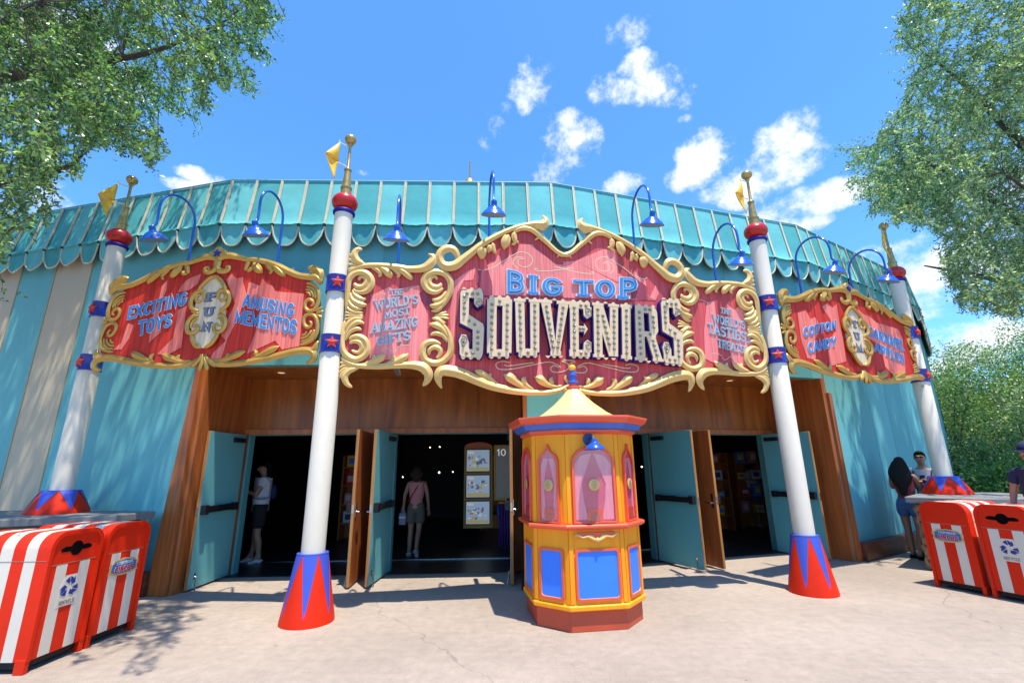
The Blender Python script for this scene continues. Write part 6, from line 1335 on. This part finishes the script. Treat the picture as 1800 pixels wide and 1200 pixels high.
def big_tree(label, trunk, limbs, sampler, nspray, seed, leafsize, m, L_=(.5, 1.0), step=.028, lean=(0, 0)):
    rnd = random.Random(seed); base = trunk[0]; t = thing('tree', label, 'tree', (base[0], base[1], 0)); P, D, tw = [], [], []
    b = B(); b.tube(catmull([(*p[:3], p[3]) for p in trunk], 4) and [q[:3] for q in catmull([tuple(p) for p in trunk], 4)], [q[3] for q in catmull([tuple(p) for p in trunk], 4)], 14); obj('trunk', b, M['bark'], t, smooth=70)
    nodes = []; b = B()
    for lb in limbs:
        c = catmull([tuple(p) for p in lb], 5); b.tube([q[:3] for q in c], [q[3] for q in c], 8); nodes += [Vector(q[:3]) for q in c[2:]]
        o = None
    obj('branches', b, M['bark'], t, smooth=70)
    k = 0; tries = 0
    while k < nspray and tries < nspray*60:
        tries += 1; p = sampler(rnd)
        if p is None: continue
        near = min(nodes, key=lambda q: (q-p).length_squared); out = (p-near); dist = out.length; out = out.normalized() if dist > 1e-3 else Vector((0, 0, 1))
        d = out*.8+Vector((rnd.gauss(0, .5), rnd.gauss(0, .5), rnd.gauss(.0, .35)))
        ll = rnd.uniform(*L_); e_ = p+d.normalized()*ll*.75+Vector((0, 0, -.22*ll)); qe = project(e_)
        if qe is not None and not sampler.inside(qe) and rnd.random() < .6: continue
        k += 1; spray(p, d, ll, rnd, .05, P, D, tw, step)
        if k % 2 == 0 and .25 < dist < 1.2:
            mid = near.lerp(p, .5)+Vector((rnd.gauss(0, .1), rnd.gauss(0, .1), .12*dist)); tw.append(([near, mid, p], .004+.0035*dist))
    keep = []
    for i, p in enumerate(P):
        q = project(p)
        if q is None or q[1] < -90 or q[0] < -90 or q[0] > 1890: keep.append(i); continue
        if sampler.inside((q[0]+rnd.gauss(0, 5), q[1]+rnd.gauss(0, 5))): keep.append(i)
    P = [P[i] for i in keep]; D = [D[i] for i in keep]
    tw = [l_ for l_ in tw if (lambda q: q is None or sampler.inside(q) or q[1] < -60)(project(l_[0][-1])) and (len(l_[0]) != 3 or (lambda q: q is None or sampler.inside(q) or q[1] < -60)(project(l_[0][1])))]
    leaves_mesh('crown', P, D, leafsize, m, t, seed)
    b = B()
    for line, r_ in tw:
        if len(line) > 1: b.tube(line, [r_*(1-.6*i/(len(line)-1)) for i in range(len(line))], 4, caps=False)
    obj('twigs', b, M['bark'], t, smooth=60)
    print('leaves', len(P), 'tries', tries); return t
POLY_L = [(-1500, -1500), (640, -1500), (540, -300), (500, -40), (470, 5), (505, 30), (470, 45), (502, 78), (455, 62), (478, 110), (430, 95), (444, 130), (455, 166), (425, 160), (405, 128), (398, 165), (372, 140), (365, 205), (348, 190), (349, 241), (318, 205), (285, 190), (270, 215), (296, 240), (300, 280), (282, 272), (279, 318), (258, 285), (248, 262), (215, 275), (200, 255), (150, 262), (142, 305), (130, 312), (112, 298), (98, 330), (100, 372), (86, 345), (86, 404), (64, 380), (60, 418), (36, 395), (20, 430), (4, 440), (2, 500), (30, 512), (52, 528), (30, 536), (0, 528), (-60, 520), (-1500, 620)]
def samp_L(rnd):
    p = Vector((rnd.uniform(-11, -1.2), rnd.uniform(3.4, 7.9), rnd.uniform(3.6, 10.5)))
    q = project(p)
    if q is None or not inpoly(q[0], q[1], POLY_L): return None
    inframe = q[0] > -60 and q[1] > -60
    if not inframe and rnd.random() > .45: return None
    if mnoise.noise(p*.75+Vector((3, 1, 7)))+.45*mnoise.noise(p*2.3) < .02: return None
    if p.y > 6.5 and p.z < 6.6: return None
    return p
samp_L.inside = lambda q: inpoly(q[0], q[1], POLY_L)
big_tree('leafy live oak branches drooping in from the upper left', [(-10.2, 4.6, 0, .30), (-10.1, 4.7, 1.5, .24), (-9.9, 4.8, 3, .22), (-9.5, 4.9, 4.6, .2)],
         [[(-9.6, 4.9, 4.3, .17), (-8.5, 5.0, 5.8, .12), (-7.0, 5.3, 6.9, .08), (-5.4, 5.6, 7.6, .04), (-4.2, 5.5, 8.1, .012)], [(-9.6, 4.9, 4.0, .14), (-8.4, 5.7, 5.2, .09), (-7.0, 6.2, 6.0, .05), (-6.6, 6.2, 6.3, .012)],
          [(-9.5, 4.9, 4.6, .16), (-8.8, 4.6, 7.0, .1), (-7.2, 4.5, 8.6, .06), (-5.0, 4.4, 9.4, .02)], [(-8.5, 5.0, 5.8, .08), (-6.8, 4.4, 6.4, .05), (-5.2, 4.0, 6.6, .015)], [(-9.5, 4.9, 4.4, .1), (-9.2, 6.0, 5.6, .07), (-8.6, 7.0, 6.4, .02)]],
         samp_L, 1500, 11, .050, LEAF_A, (.4, .85))
POLY_R = [(3200, -1500), (1480, -1500), (1560, -200), (1590, 15), (1570, 35), (1600, 50), (1545, 62), (1590, 72), (1556, 95), (1600, 88), (1612, 110), (1565, 128), (1620, 128), (1568, 146), (1605, 155), (1575, 170), (1590, 185), (1545, 212), (1562, 225), (1530, 238), (1545, 252), (1490, 245), (1450, 268), (1500, 272), (1468, 292), (1520, 300), (1480, 330), (1530, 330), (1495, 352), (1540, 352), (1518, 380), (1570, 368), (1562, 402), (1600, 380), (1604, 408), (1632, 395), (1650, 425), (1700, 440), (1740, 455), (1800, 500), (3200, 560)]
POLY_R2 = [(1640, 430), (1760, 450), (1830, 480), (1830, 560), (1690, 545), (1665, 500)]
def samp_R(rnd):
    p = Vector((rnd.uniform(6.2, 17), rnd.uniform(7.2, 14), rnd.uniform(4.5, 14)))
    q = project(p)
    if q is None or not (inpoly(q[0], q[1], POLY_R) or inpoly(q[0], q[1], POLY_R2)): return None
    inframe = q[0] < 1860 and q[1] > -60
    if not inframe and rnd.random() > (.85 if (p.y < 9.6 and q[0] < 1900) else .25): return None
    if mnoise.noise(p*.6+Vector((8, 2, 1)))+.5*mnoise.noise(p*1.9) < .0: return None
    if (Vector((p.x, p.y, 0))-CB).length < RB+.4 and p.z < 7.2: return None
    return p
samp_R.inside = lambda q: inpoly(q[0], q[1], POLY_R) or inpoly(q[0], q[1], POLY_R2)
big_tree('tall grey-green live oak overhanging from the upper right', [(15.5, 11.5, 0, .38), (15.4, 11.4, 2.5, .30), (15.0, 11.2, 5, .26)],
         [[(15.1, 11.2, 4.6, .2), (13.6, 10.8, 6.6, .14), (11.8, 10.3, 8.0, .08), (10.2, 9.9, 8.6, .04), (9.2, 9.6, 8.9, .012)], [(15.0, 11.2, 5, .2), (14.2, 10.8, 8.5, .14), (12.6, 10.4, 10.8, .08), (11.2, 10.0, 11.8, .02)],
          [(13.6, 10.8, 6.6, .1), (12.4, 9.6, 7.0, .06), (10.6, 8.8, 7.6, .02)], [(15.0, 11.2, 4.8, .14), (13.8, 12.2, 6.4, .09), (12.2, 12.8, 7.2, .02)], [(15.1, 11.2, 4.6, .12), (13.7, 11.3, 5.4, .07), (12.9, 11.5, 5.7, .01)]],
         samp_R, 1750, 12, .060, LEAF_B, (.5, 1.0), .034)
# ---- background trees beyond the building, each its own crown and trunk
def bg_tree(label, x, y, h, w, zc, m, seed, n=16000, leaf=.085, group='trees beyond the right end of the tent'):
    rg = np.random.default_rng(seed); t = thing('tree', label, 'tree', (x, y, 0), 0, group)
    b = B(); rnd = random.Random(seed); tw = .05+.03*h/3
    b.tube([(x, y, 0), (x+.1, y, zc*.6), (x+.15, y+.1, h*.75)], [tw*1.4, tw, tw*.3], 9); obj('trunk', b, M['bark'], t, smooth=70)
    K = 26; C_ = []
    while len(C_) < K:
        v = rg.uniform(-1, 1, 3)
        if np.linalg.norm(v) < 1: C_.append((x+v[0]*w*.8, y+v[1]*w*.8, zc+(h-zc)*(.5+.5*v[2])*.92, w*rg.uniform(.25, .5)))
    b = B()
    for c in C_[:14]: b.tube([(x+.1, y, zc*.7), ((x+c[0])/2, (y+c[1])/2, (zc+c[2])/2), c[:3]], [tw*.5, tw*.3, .01], 5)
    obj('branches', b, M['bark'], t, smooth=70)
    P, D = [], []
    per = n//K
    for c in C_:
        v = rg.normal(size=(per, 3)); v /= np.linalg.norm(v, axis=1, keepdims=True); rad = c[3]*(.55+.5*rg.random((per, 1))); q = np.array(c[:3])+v*rad*np.array([1, 1, .75])
        P.append(q); D.append(v*.6+rg.normal(size=(per, 3))*.6)
    leaves_mesh('crown', np.concatenate(P), np.concatenate(D), leaf, m, t, seed, .32); return t
BG = [('round dark green tree standing nearest the tent edge at right', 15.8, 17.5, 5.4, 2.5, 1.2, LEAF_A, 21), ('feathery grey-green tree rising behind the tent edge', 19.5, 21.0, 7.2, 3.0, 2.2, LEAF_B, 22),
      ('broad bright green tree in the middle of the right background', 20.5, 19.2, 6.6, 3.0, 1.6, LEAF_C, 23), ('tall leafy tree at the right edge, above the other background trees', 22.5, 18.6, 8.6, 2.6, 3.4, LEAF_C, 24),
      ('dark tree behind the others at the far right', 27, 23.5, 8.0, 3.6, 2.2, LEAF_A, 25), ('pale tree low behind the man in the cap', 18.6, 15.4, 4.6, 2.2, 1.0, LEAF_B, 26)]
for lab, x, y, h, w, zc, m, sd in BG: bg_tree(lab, x, y, h, w, zc, m, sd)
for lab, x, y, h, w, m, sd in (('low bright shrub behind the striped bins at right', 11.6, 10.9, 1.7, 1.2, LEAF_C, 31), ('dark leafy shrub right of the far right pole', 12.9, 13.6, 2.3, 1.5, LEAF_A, 32), ('wide shrub at the right edge behind the bins', 13.6, 11.3, 2.0, 1.5, LEAF_A, 33), ('green shrub filling the gap beside the tent wall', 13.4, 15.4, 2.6, 1.5, LEAF_C, 34), ('tall dense shrub behind the low bright one', 14.8, 13.6, 3.0, 1.7, LEAF_A, 35)):
    t = bg_tree(lab, x, y, h, w, .35, m, sd, 11000, .07, 'shrubs beyond the right counter'); t.name = 'shrub'; t['category'] = 'shrub'
# far belt of woodland
rg = np.random.default_rng(5); P = []
for i in range(60):
    a = R(25+i*1.6); rr = 46+rg.uniform(-4, 4); c = np.array([rr*math.sin(a), rr*math.cos(a), 0]); n = 420; v = rg.normal(size=(n, 3)); v /= np.linalg.norm(v, axis=1, keepdims=True); P.append(c+v*np.array([2.6, 2.6, 3.2])*rg.uniform(.8, 1.05, (n, 1))+np.array([0, 0, 3.0+rg.uniform(-.5, 1.2)]))
P = np.concatenate(P); P = P[P[:, 2] > .05]; b0 = B(); b0.add([(0, 0, 0)], []); root = bpy.data.objects.new('woodland', None); MW['woodland'] = Matrix()
o = leaves_mesh('far_woodland', P, rg.normal(size=P.shape), .5, LEAF_A, root, 5, .5); o.parent = None; o['kind'] = 'stuff'; bpy.data.objects.remove(root)
